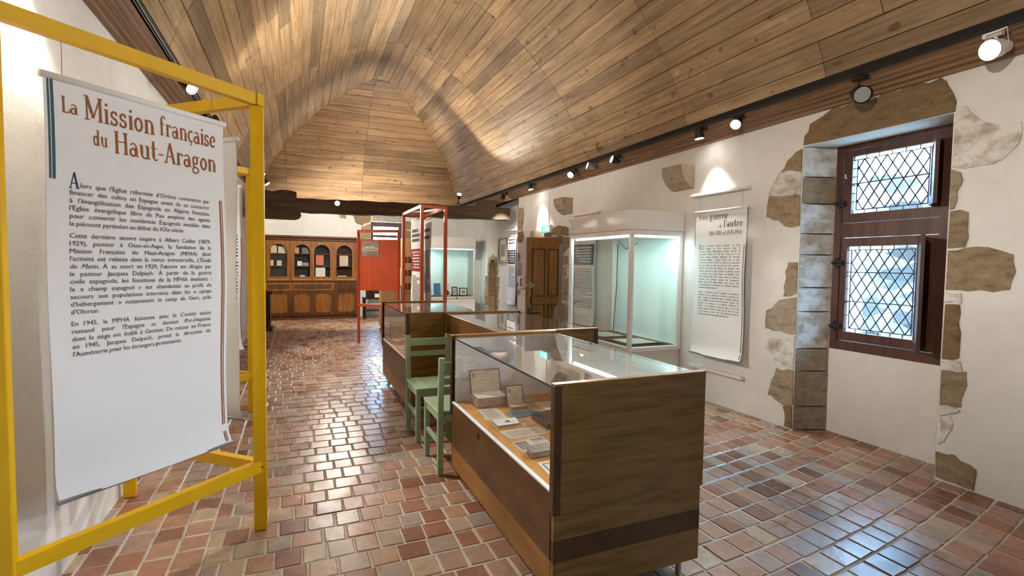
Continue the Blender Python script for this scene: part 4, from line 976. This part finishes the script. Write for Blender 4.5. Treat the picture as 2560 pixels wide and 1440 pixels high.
easel_item('small_picture', 'small wide dark frame in the end wall showcase', 'picture', 4.18, 4.42, .23, 'black_leather', inner='paper_white', bw=.03)
# ================================================================ orange frames with red panel and banners
og = thing('banner_stand', 'orange-red metal frame standing behind the oak showcases with two text banners', 'stand', (1.93, 8.35, 0))
OP = {'a': (1.74, 7.62), 'b': (2.13, 7.70), 'c': (1.74, 9.06), 'd': (2.13, 9.1)}
for k_, (x, y) in OP.items(): CB(x-.024, x+.024, y-.024, y+.024, 0, 2.36 if k_ != 'c' else 2.38, .002).build('post', 'orange_paint', og)
for p, q in ('ab', 'ac', 'bd', 'cd'):
    for z in (2.36, .36): MB().bar((*OP[p], z), (*OP[q], z), .045, .045).build('beam', 'orange_paint', og)
MB().bar((*OP['c'], 2.355), (*OP['b'], 2.355), .03, .03).build('diagonal_brace', 'orange_paint', og)
ba, fn = banner('white banner with dark red block hanging in the orange frame', Vector((1.745, 8.42, .55)), (0, -1), .70, 1.64, 'banners in the orange frame', .006, 2.34)
patch(ba, fn, .01, .69, 1.36, 1.72, 'ink_crimson')
t = MB(); fake_lines(t, fn, .08, .66, 1.40, 1.69, 6, .022, 21, .005, True); tag(t.build('heading_text', 'ink_white', ba), kind='stuff')
t = MB(); fake_lines(t, fn, .1, .66, .85, 1.3, 17, .013, 22); fake_lines(t, fn, .1, .62, 1.82, 2.05, 3, .05, 23); tag(t.build('body_text', 'ink_grey', ba), kind='stuff')
bb, fn = banner('white banner of plain text lines behind the orange frame front post', Vector((1.93, 8.38, .55)), (-.05, -1), .70, 1.64, 'banners in the orange frame', .006, 2.34)
t = MB(); fake_lines(t, fn, .1, .62, 1.0, 1.7, 22, .014, 24); fake_lines(t, fn, .2, .6, 1.85, 2.08, 2, .05, 25); tag(t.build('body_text', 'ink_grey', bb), kind='stuff')
pn = thing('panel_stand', 'low orange frame carrying a red panel with a photograph', 'stand', (1.35, 9.34, 0))
pa, pb = Vector((1.02, 9.59, 0)), Vector((1.70, 9.14, 0)); pd = (pb-pa).normalized(); pnn = pd.cross(Vector((0, 0, 1)))
def pfn(s, z, d): p = pa+pd*s+pnn*d; return (p.x, p.y, z)
PW = (pb-pa).length
MB().bar((pa.x, pa.y, 0), (pa.x, pa.y, 2.08), .05, .05, (0, 1, 0)).build('post', 'orange_paint', pn)
MB().bar((pb.x-.03, pb.y+.02, 0), (pb.x-.03, pb.y+.02, 2.08), .045, .045, (0, 1, 0)).build('post', 'orange_paint', pn)
for z in (2.06, .71): MB().bar(pfn(0, z, 0), pfn(PW-.04, z, 0), .045, .05).build('rail', 'orange_paint', pn)
rp = MB().prism([(.03, .98), (PW-.02, .98), (PW-.02, 1.91), (.03, 1.91)], pfn, -.01, .01).build('red_panel', 'red_panel', pn)
MB().prism([(.2, .99), (.235, .99), (.235, 1.6), (.2, 1.6)], pfn, .01, .012).build('batten', 'orange_paint', rp)
ph = MB().prism([(.07, 1.60), (.40, 1.60), (.40, 1.88), (.07, 1.88)], pfn, .01, .013).build('photograph_print', 'photo_mid', rp)
m_ = MB().prism([(.08, 1.70), (.39, 1.70), (.39, 1.76), (.08, 1.76)], pfn, .013, .0135); m_.prism([(.12, 1.76), (.34, 1.76), (.30, 1.79), (.16, 1.79)], pfn, .013, .0135); m_.build('pictured_house', 'paper', ph)
m_ = MB()
for k in range(7): m_.prism([(.1+k*.04, 1.715), (.115+k*.04, 1.715), (.115+k*.04, 1.745), (.1+k*.04, 1.745)], pfn, .0136, .014)
m_.build('pictured_windows', 'photo_dark', ph)
# pale wooden pulpit-like panel and black stand at the end of the room
pw = thing('wooden_pillar', 'pale wooden pillar board with dark square inlays behind the red panel', 'pillar', (2.28, 11.5, 0))
CB(2.16, 2.41, 11.45, 11.6, 0, 2.05, .005).build('board', 'pale_wood', pw)
for z in (1.5, 1.2, .9):
    for x in (2.19, 2.30): MB().box(x, x+.08, 11.444, 11.45, z, z+.13).build('inlay', 'case_side', pw)
lw = thing('wooden_chest', 'low pale wooden chest standing beside the inlaid pillar board', 'chest', (1.83, 11.5, 0))
CB(1.70, 2.12, 11.46, 11.75, .05, .94, .005).build('body', 'pale_wood', lw); CB(1.68, 2.14, 11.44, 11.77, .94, .98, .004).build('lid', 'pale_wood', lw); CB(1.73, 2.09, 11.48, 11.72, 0, .06, .003).build('base', 'case_dark', lw)
bs = thing('black_table', 'small black table with dark box and white papers at the end wall', 'table', (1.85, 13.8, 0))
CB(1.58, 2.12, 13.6, 14.0, .52, .56, .004).build('table_top', 'dark_furniture', bs)
for x in (1.61, 2.09):
    for y in (13.63, 13.97): CB(x-.025, x+.025, y-.025, y+.025, 0, .52, .003).build('leg', 'dark_furniture', bs)
CB(1.6, 2.1, 13.62, 13.98, .2, .23, .003).build('shelf', 'dark_furniture', bs)
tag(CB(1.66, 2.0, 13.68, 13.92, .561, .83, .006).build('black_box', 'dark_furniture'), 'black box sitting on the small black table', 'box')
tag(CB(1.86, 2.06, 13.61, 13.67, .561, .66, .002).build('paper_stack', 'paper_white'), 'white paper stack on the edge of the small black table', 'paper')
# ================================================================ bookcase with arched glazed doors
bc = thing('bookcase', 'long carved wooden bookcase with four arched glazed doors', 'bookcase', (.33, 14.15, 0))
bx0, bx1, yf = -.8, 1.5, 13.95
CB(bx0+.03, bx1-.03, yf+.04, 14.38, 0, .09, .004).build('plinth', 'bookcase_dark', bc)
CB(bx0, bx1, yf, 14.38, .09, .99, .006).build('lower_body', 'bookcase_dark', bc)
CB(bx0-.03, bx1+.03, yf-.03, 14.38, .99, 1.03, .006).build('ledge', 'bookcase_wood', bc)
ct = MB(); ct.prism([(14.10, 2.02), (14.06, 2.04), (14.06, 2.07), (14.0, 2.11), (14.0, 2.15), (14.38, 2.15), (14.38, 2.02)], lambda a, b, d: (d, a, b), bx0+.01, bx1+.0); ct.build('cornice', 'bookcase_dark', bc)
up = MB(); up.box(bx0+.05, bx0+.08, 14.1, 14.38, 1.03, 2.03); up.box(bx1-.08, bx1-.05, 14.1, 14.38, 1.03, 2.03); up.box(bx0+.08, bx1-.08, 14.36, 14.38, 1.03, 2.03); up.build('upper_body', 'bookcase_dark', bc)
MB().box(bx0+.08, bx1-.08, 14.352, 14.359, 1.04, 2.02).build('dark_back', 'void_black', bc)
for z in (1.36, 1.68): MB().box(bx0+.08, bx1-.08, 14.15, 14.35, z, z+.018).build('shelf', 'bookcase_dark', bc)
def arch_frame(x0, x1, z0, z1, ix0, ix1, iz0, izt, y0, y1):
    r = (ix1-ix0)/2; cx = (ix0+ix1)/2; zc = izt-r
    inner = [(ix0, iz0), (ix0, (iz0+zc)/2)]+[(cx-r*math.cos(math.pi*i/12), zc+r*math.sin(math.pi*i/12)) for i in range(13)]+[(ix1, (iz0+zc)/2), (ix1, iz0)]
    outer = []
    n = len(inner)
    for i, (x, z) in enumerate(inner):
        if i <= 2: outer.append((x0, z if i else z0))
        elif i >= n-3: outer.append((x1, z if i < n-1 else z0))
        elif i < 2+4: outer.append((x0, zc+(z1-zc)*(i-2)/4))
        elif i <= 2+8: outer.append((x0+(x1-x0)*(i-6)/4, z1))
        else: outer.append((x1, z1-(z1-zc)*(i-10)/4))
    mb = MB()
    for i in range(n):
        a, b = i, (i+1) % n
        P_ = [inner[a], inner[b], outer[b], outer[a]]
        mb.add([(x, y0, z) for x, z in P_]+[(x, y1, z) for x, z in P_], [(0, 1, 2, 3), (7, 6, 5, 4), (0, 4, 5, 1), (2, 6, 7, 3)])
    return mb, inner
DX = [(-.75, -.17, -.655, -.26), (-.17, .34, -.09, .285), (.34, .86, .385, .775), (.86, 1.45, .935, 1.33)]
for i, (a, b, c, d) in enumerate(DX):
    mb, inn = arch_frame(a+.004, b-.004, 1.035, 2.02, c, d, 1.10, 1.93, 14.08, 14.115)
    dd = mb.build('glazed_door', 'bookcase_wood', bc)
    MB().prism(inn, lambda u, v, q: (u, q, v), 14.1, 14.103).build('pane', 'case_glass', dd)
    if i < 3: CB(b-.018, b+.018, 14.07, 14.085, 1.035, 2.02, .003).build('pilaster', 'bookcase_wood', bc)
    tag(CB(a+.04, b-.04, 13.955, 14.06, 1.031, 1.036, .001).build('paper_strip', 'paper_white'), 'white caption sheet on the bookcase ledge below the door with '+('cream open volumes', 'the yellow book', 'the orange-red sheet', 'the beige typed sheet')[i], 'paper', 'caption sheets on the bookcase ledge')
for a, b, fac in ((-.76, -.16, 1), (-.15, .85, 1), (.88, 1.46, 0)):
    dw = CB(a, b, yf-.015, yf, .74, .95, .006).build('drawer', 'bookcase_wood' if fac else 'bookcase_dark', bc)
    CB(a+.05, b-.05, yf-.022, yf-.014, .79, .90, .003).build('drawer_moulding', 'bookcase_dark', dw)
for a, b in ((-.74, -.2), (-.15, .33), (.36, .84), (.90, 1.44)):
    cd_ = CB(a, b, yf-.015, yf, .13, .70, .006).build('cupboard_door', 'bookcase_dark', bc)
    c = .05; p8 = [(a+.06+c, .18), (b-.06-c, .18), (b-.06, .18+c), (b-.06, .65-c), (b-.06-c, .65), (a+.06+c, .65), (a+.06, .65-c), (a+.06, .18+c)]
    MB().prism(p8, lambda u, v, q: (u, yf-.015-q, v), 0, .012).build('shaped_panel', 'bookcase_wood', cd_)
def shelf_item(name, label, cat, x0, x1, z, h, mat, y=14.2, group='papers and books on display in the bookcase', lean=.12):
    o = MB().prism([(x0, 0), (x1, 0), (x1, h), (x0, h)], lambda a, b, d: (a, y+b*lean-d, z+b), 0, .015).build(name, mat); tag(o, label, cat, group); return o
for (nm, lab, cat, a, b, z, h, m) in (
 ('open_volume', 'cream open volume on the top shelf behind the first arched door', 'book', -.64, -.50, 1.699, .19, 'paper'),
 ('open_volume', 'cream open volume with brown edge beside it on the top shelf', 'book', -.47, -.28, 1.699, .17, 'paper'),
 ('small_volume', 'small pale book at the left jamb of the first arched door', 'book', -.65, -.58, 1.379, .14, 'paper'),
 ('small_volume', 'pale booklet standing mid-shelf behind the first arched door', 'book', -.50, -.39, 1.379, .13, 'paper'),
 ('yellow_book', 'yellow covered book on the top shelf behind the second arched door', 'book', -.08, .02, 1.699, .15, 'pale_wood'),
 ('round_dish', 'dark dish on the top shelf behind the second arched door', 'dish', .09, .27, 1.699, .15, 'photo_dark'),
 ('picture_card', 'small black and white picture card behind the second arched door', 'card', -.02, .09, 1.379, .12, 'paper_white'),
 ('picture_card', 'wider black and white picture card behind the second arched door', 'card', .10, .25, 1.379, .08, 'photo_mid'),
 ('note_card', 'small white note at the foot of the second arched door', 'card', .04, .16, 1.045, .09, 'paper_white'),
 ('red_poster', 'orange-red sheet behind the third arched door', 'poster', .43, .62, 1.40, .26, 'red_panel'),
 ('white_notice', 'white typed notice low behind the third arched door', 'notice', .42, .66, 1.045, .29, 'paper_white'),
 ('typed_sheet', 'beige typed sheet hung behind the fourth arched door', 'notice', 1.02, 1.24, 1.38, .29, 'paper'),
 ('picture_card', 'small framed picture at the foot of the fourth arched door', 'card', .97, 1.19, 1.045, .08, 'paper')):
    shelf_item(nm, lab, cat, a, b, z, h, m)
# ---- left wall furniture
dk = thing('dark_cabinet', 'small very dark wooden cabinet with moulded top by the left wall', 'cabinet', (-.7, 12.05, 0))
CB(-.86, -.56, 11.85, 12.35, .06, .78, .006).build('body', 'dark_furniture', dk); CB(-.88, -.52, 11.82, 12.38, .78, .85, .008).build('top', 'bookcase_dark', dk); CB(-.87, -.52, 11.82, 12.38, 0, .07, .006).build('foot', 'dark_furniture', dk)
pc = thing('dark_painting', 'tall dark framed picture hung on the far left wall', 'picture', (-.83, 13.1, .95))
lx = lambda y: -1.04+.2*(y-6)/8.4
MB().prism([(lx(12.55)+.004, 12.55), (lx(13.55)+.004, 13.55), (lx(13.55)+.065, 13.55), (lx(12.55)+.065, 12.55)], lambda a, b, d: (a, b, d), .92, 2.35).build('frame_board', 'dark_furniture', pc)
MB().prism([(lx(12.63)+.066, 12.63), (lx(13.47)+.066, 13.47), (lx(13.47)+.07, 13.47), (lx(12.63)+.07, 12.63)], lambda a, b, d: (a, b, d), 1.0, 2.27).build('canvas', 'photo_dark', pc)
wch = thing('wooden_chair', 'brown wooden chair with cream seat against the left wall', 'chair', (-.72, 8.35, 0))
CB(-.93, -.55, 8.16, 8.54, .42, .45, .005).build('seat', 'cream_seat', wch)
for x in (-.9, -.575):
    for y in (8.19, 8.51): MB().bar((x, y, 0), (x, y, .42 if x > -.8 else .9), .032, .032, (0, 1, 0)).build('leg', 'door_wood', wch)
for z in (.62, .82): MB().bar((-.9, 8.19, z), (-.9, 8.51, z), .02, .06).build('back_slat', 'door_wood', wch)
for y in (8.19, 8.51): MB().bar((-.9, y, .2), (-.575, y, .2), .018, .022).build('stretcher', 'door_wood', wch)
# ---- things on the right wall
def corbel(label, y, z, w):
    o = MB().prism([(XR+.02, z), (XR+.02, z-.27), (XR-.05, z-.25), (XR-.13, z-.19), (XR-.19, z-.1), (XR-.20, z)], lambda a, b, d: (a, d, b), y-w/2, y+w/2).build('stone_corbel', 'stone')
    return tag(o, label, 'corbel', 'stone corbels high on the wall')
corbel('rounded stone corbel on the wall above the banner about the wars', 4.72, 2.66, .34); corbel('rounded stone corbel on the wall above the far end of the tall showcase', 7.5, 2.61, .32)
ex = thing('exit_sign', 'green illuminated exit sign mounted above the open door', 'sign', (4.14, 8.2, 2.06))
CB(4.13, 4.19, 8.03, 8.35, 2.07, 2.21, .004).build('housing', 'white_lacquer', ex)
MB().box(4.128, 4.1305, 8.04, 8.34, 2.08, 2.20).build('sign_face', 'exit_green', ex)
sg = MB(); yz2 = lambda a, b, d: (4.1275-d, 8.34-a, 2.08+b)
sg.prism([(.17, .02), (.27, .02), (.27, .10), (.17, .10)], yz2, 0, .0006); sg.build('door_symbol', 'exit_white', ex)
rm = MB(); rm.prism([(.10+.012*math.cos(i*math.pi/4), .095+.012*math.sin(i*math.pi/4)) for i in range(8)], yz2, 0, .0006)
for a, b in (((.10, .08), (.09, .05)), ((.09, .05), (.06, .02)), ((.09, .05), (.12, .035)), ((.12, .035), (.12, .015)), ((.10, .075), (.13, .06)), ((.10, .075), (.07, .06))): rm.prism([(a[0]-.006, a[1]), (a[0]+.006, a[1]), (b[0]+.006, b[1]), (b[0]-.006, b[1])], yz2, 0, .0006)
rm.build('running_figure', 'exit_white', ex)
MB().box(4.185, 4.199, 8.185, 8.2, 2.21, 2.855).build('conduit', 'white_lacquer', ex)
dp = thing('wall_dispenser', 'white wall dispenser box with red print beside the open door', 'dispenser', (4.14, 9.2, 1.02))
CB(4.1, 4.199, 9.14, 9.38, 1.02, 1.26, .012).build('housing', 'white_lacquer', dp); MB().box(4.0985, 4.101, 9.30, 9.36, 1.05, 1.12).build('red_label', 'label_red', dp); MB().box(4.0985, 4.101, 9.16, 9.21, 1.06, 1.22).build('dark_slot', 'void_black', dp)
gs = thing('grave_slab', 'round-topped carved stone slab leaning against the door jamb', 'slab', (3.87, 7.27, 0))
slp = [(7.06, 0), (7.48, 0), (7.48, .68)]+[(7.27+.21*math.cos(a), .68+.17*math.sin(a)) for a in [math.pi*i/8 for i in range(1, 8)]]+[(7.06, .68)]
sf = lambda a, b, d: (3.87+b*.2-d, a, b+d*.2+.012)
MB().prism(slp, sf, 0, .06).build('stone_body', 'grave_stone', gs)
m_ = MB()
for r_ in range(4):
    for q in range(3):
        a = 7.13+q*.1; b = .3+r_*.11; m_.prism([(a, b), (a+.07, b), (a+.07, b+.02), (a, b+.02)], sf, .06, .064); m_.prism([(a, b), (a+.018, b), (a+.018, b+.07), (a, b+.07)], sf, .06, .064)
m_.build('carved_letters', 'page_edges', gs)
pk = thing('framed_print', 'gilt framed engraving on the recessed wall beside the stone niche', 'picture', rec(2.15, 1.53, .02))
def fr4(mb, s0, s1, z0, z1, w, d0, d1):
    for q in ((s0, s1, z0, z0+w), (s0, s1, z1-w, z1), (s0, s0+w, z0+w, z1-w), (s1-w, s1, z0+w, z1-w)): rbox(mb, *q, d0, d1)
    return mb
fr4(MB(), 1.76, 2.58, 1.53, 2.15, .05, .002, .035).build('moulding', 'gilt', pk); rbox(MB(), 1.8, 2.54, 1.57, 2.11, .002, .012).build('mount', 'paper_white', pk); rbox(MB(), 1.98, 2.36, 1.68, 1.98, .0125, .014).build('engraving', 'photo_mid', pk)
# ================================================================ track lighting
for nm, x, lab in (('lighting_track', 4.03, 'black lighting track along the cornice above the window wall'), ('lighting_track', -.87, 'black lighting track along the cornice above the yellow frames')):
    tk = thing(nm, lab, 'track', (x, 5, 2.985), 'black ceiling lighting tracks')
    CB(x-.018, x+.018, -3.8, 10.25, 3.0, 3.03, .003).build('rail', 'black_metal', tk); MB().box(x-.003, x+.003, -3.8, 10.25, 2.998, 3.0005).build('groove', 'grey_metal', tk)
def spot(label, base, head, aim, mat='black_metal', r=.05, L=.12, watt=0, col=(1, .86, .66), ang=55, lit=None):
    base, head, aim = Vector(base), Vector(head), Vector(aim); d = (aim-head).normalized(); lit = watt > 0 if lit is None else lit
    root = thing('track_spotlight', label, 'spotlight', base, 'spotlights on the tracks and the beam')
    CB(base.x-.02, base.x+.02, base.y-.05, base.y+.05, base.z-.02, base.z+.012, .003).build('adapter', mat, root)
    MB().tube(base, head-d*(L*.35), .008, n=8).build('arm', mat, root)
    back = head-d*(L*.6); fr_ = head+d*(L*.4)
    h = MB(); h.tube(back, back+d*L*.45, r*.62, r*.72, 18); h.tube(back+d*L*.45, fr_, r*.9, r, 18, False); h.disc(back+d*L*.45, d, r*.9, 18); h.build('housing', mat, root, False)
    MB().disc(fr_-d*.012, d, r*.88, 20).build('lens', 'lens_lit' if lit else 'lens_off', root)
    yk = MB(); s = d.cross(Vector((0, 0, 1))).normalized()*(r+.008) if abs(d.z) < .98 else Vector((r+.008, 0, 0))
    tz = base.z-.01 if base.z > head.z else head.z+.05; e = [Vector((head.x+s.x*q*.8, head.y+s.y*q*.8, tz)) for q in (-1, 1)]
    yk.add([head-s, head-s+Vector((0, 0, .008)), e[0], e[0]+Vector((0, 0, .008)), e[1], e[1]+Vector((0, 0, .008)), head+s, head+s+Vector((0, 0, .008))]+[p+d*.008 for p in (head-s, head-s+Vector((0, 0, .008)), e[0], e[0]+Vector((0, 0, .008)), e[1], e[1]+Vector((0, 0, .008)), head+s, head+s+Vector((0, 0, .008)))],
           [f_ for k in (0, 2, 4) for f_ in ((k, k+1, k+3, k+2), (k+8, k+10, k+11, k+9), (k, k+2, k+10, k+8), (k+1, k+9, k+11, k+3))]+[(0, 8, 9, 1), (6, 7, 15, 14)])
    yk.build('yoke', mat, root)
    if watt:
        l = bpy.data.lights.new('spot_lamp', 'SPOT'); l.energy = watt*LAMP; l.color = col; l.spot_size = math.radians(ang); l.spot_blend = .55; l.shadow_soft_size = .03
        lo = bpy.data.objects.new('spot_lamp', l); COL.objects.link(lo); lo.parent = root; lo.location = fr_+d*.01-base; lo.rotation_euler = d.to_track_quat('-Z', 'Y').to_euler()
    return root
TX, TZ = 4.03, 2.984
WARM = (1, .90, .76); NEUT = (1, .95, .89); COOL = (.86, .93, 1)
spot('white spotlight glaring on the track on the near side of the window', (TX, 1.80, TZ), (3.98, 1.76, 2.87), (-.9, 2.6, 1.4), 'white_metal', .06, .14, 110, COOL, 70)
spot('large black unlit spotlight directly over the leaded window', (TX, 2.62, TZ), (3.98, 2.58, 2.84), (2.6, .8, 1.9), r=.065, L=.16)
spot('black spotlight glaring just beyond the leaded window', (TX, 3.78, TZ), (3.98, 3.76, 2.92), (1.25, 2.6, .55), watt=150, col=COOL, ang=58)
spot('black spotlight pointing down at the banner about the wars', (TX, 4.27, TZ), (3.98, 4.27, 2.92), (4.14, 4.12, 1.2), watt=55, col=NEUT, ang=62)
spot('black lit spotlight above the near end of the tall showcase', (TX, 5.84, TZ), (3.98, 5.84, 2.93), (-.2, 6.6, 4.0), watt=200, col=WARM, ang=85)  # switched on and aimed across the room to brighten the vault
spot('grey spotlight above the far end of the tall showcase', (TX, 6.45, TZ), (3.97, 6.45, 2.95), (-.3, 7.8, 4.2), 'grey_metal', watt=200, col=WARM, ang=62)
spot('glaring spotlight above the banner between door and showcase', (TX, 7.0, TZ), (3.97, 7.0, 2.93), (.4, 4.6, .2), watt=240, col=WARM, ang=70)
spot('black spotlight over the open door and exit sign', (TX, 8.55, TZ), (3.98, 8.55, 2.93), (4.16, 8.3, 1.6), watt=60, col=WARM, ang=62)
spot('black spotlight at the track end beside the tie beam', (TX, 9.9, TZ), (3.98, 9.9, 2.92), (4.75, 11.7, .9), watt=170, col=NEUT, ang=48)
spot('spotlight glaring above the first yellow frame', (-.87, 4.82, TZ), (-.80, 4.78, 2.885), (2.2, 2.6, .6), watt=240, col=NEUT, ang=65)
spot('black lit spotlight above the second yellow frame', (-.87, 6.1, TZ), (-.80, 6.05, 2.93), (2.5, 7.6, 4.9), watt=260, col=WARM, ang=92)  # switched on and turned up to add light at the vault top
spot('white spotlight lighting the vault above the second yellow frame', (-.87, 7.2, TZ), (-.78, 7.15, 2.94), (3.35, 9.4, 4.0), 'white_metal', watt=200, col=WARM, ang=52)
spot('black spotlight on the left track nearest the tie beam, upper one', (-.87, 9.35, TZ), (-.56, 9.37, 2.95), (1.2, 8.2, .3), watt=110, col=WARM, ang=70)
spot('black spotlight on the left track nearest the tie beam, lower one', (-.87, 9.75, TZ), (-.51, 9.75, 2.86), (1.6, 9.2, .2), watt=110, col=WARM, ang=70)
spot('spotlight glaring on the front of the dark tie beam', (.74, 10.49, 2.66), (.70, 10.38, 2.64), (1.2, 4.0, .3), 'black_metal', watt=200, col=WARM, ang=75)
spot('upturned spotlight standing on the right part of the tie beam', (3.2, 10.55, 2.80), (3.2, 10.5, 2.95), (2.9, 8.7, 4.5), watt=150, col=WARM, ang=80)
spot('spotlight lighting the left wall above the near yellow post', (-.87, 2.55, TZ), (-.84, 2.55, 2.93), (-1.02, 2.75, 1.9), watt=55, col=WARM, ang=75)
spot('added unseen spotlight on the left track behind the viewpoint lighting the vault', (-.87, .4, TZ), (-.8, .4, 2.95), (3.2, 1.8, 4.2), watt=260, col=WARM, ang=95)  # out-of-view uplight added to brighten the near part of the vault
spot('added unseen spotlight on the window-side track behind the viewpoint', (TX, -.6, TZ), (3.97, -.6, 2.95), (0, 2.4, 4.2), watt=220, col=WARM, ang=95)  # added lamp outside the view, lifts the left slope of the vault
spot('added hidden spotlight on the far side of the tie beam facing the bookcase', (1.0, 10.82, 2.66), (1.0, 10.93, 2.66), (1.6, 14.2, 1.3), watt=330, col=WARM, ang=125)  # wide lamp added out of sight behind the beam to brighten the far end
spot('spotlight behind the tie beam turned up at the plank hip', (1.9, 10.82, 2.60), (1.9, 10.94, 2.64), (1.6, 12.0, 4.2), watt=120, col=WARM, ang=130)
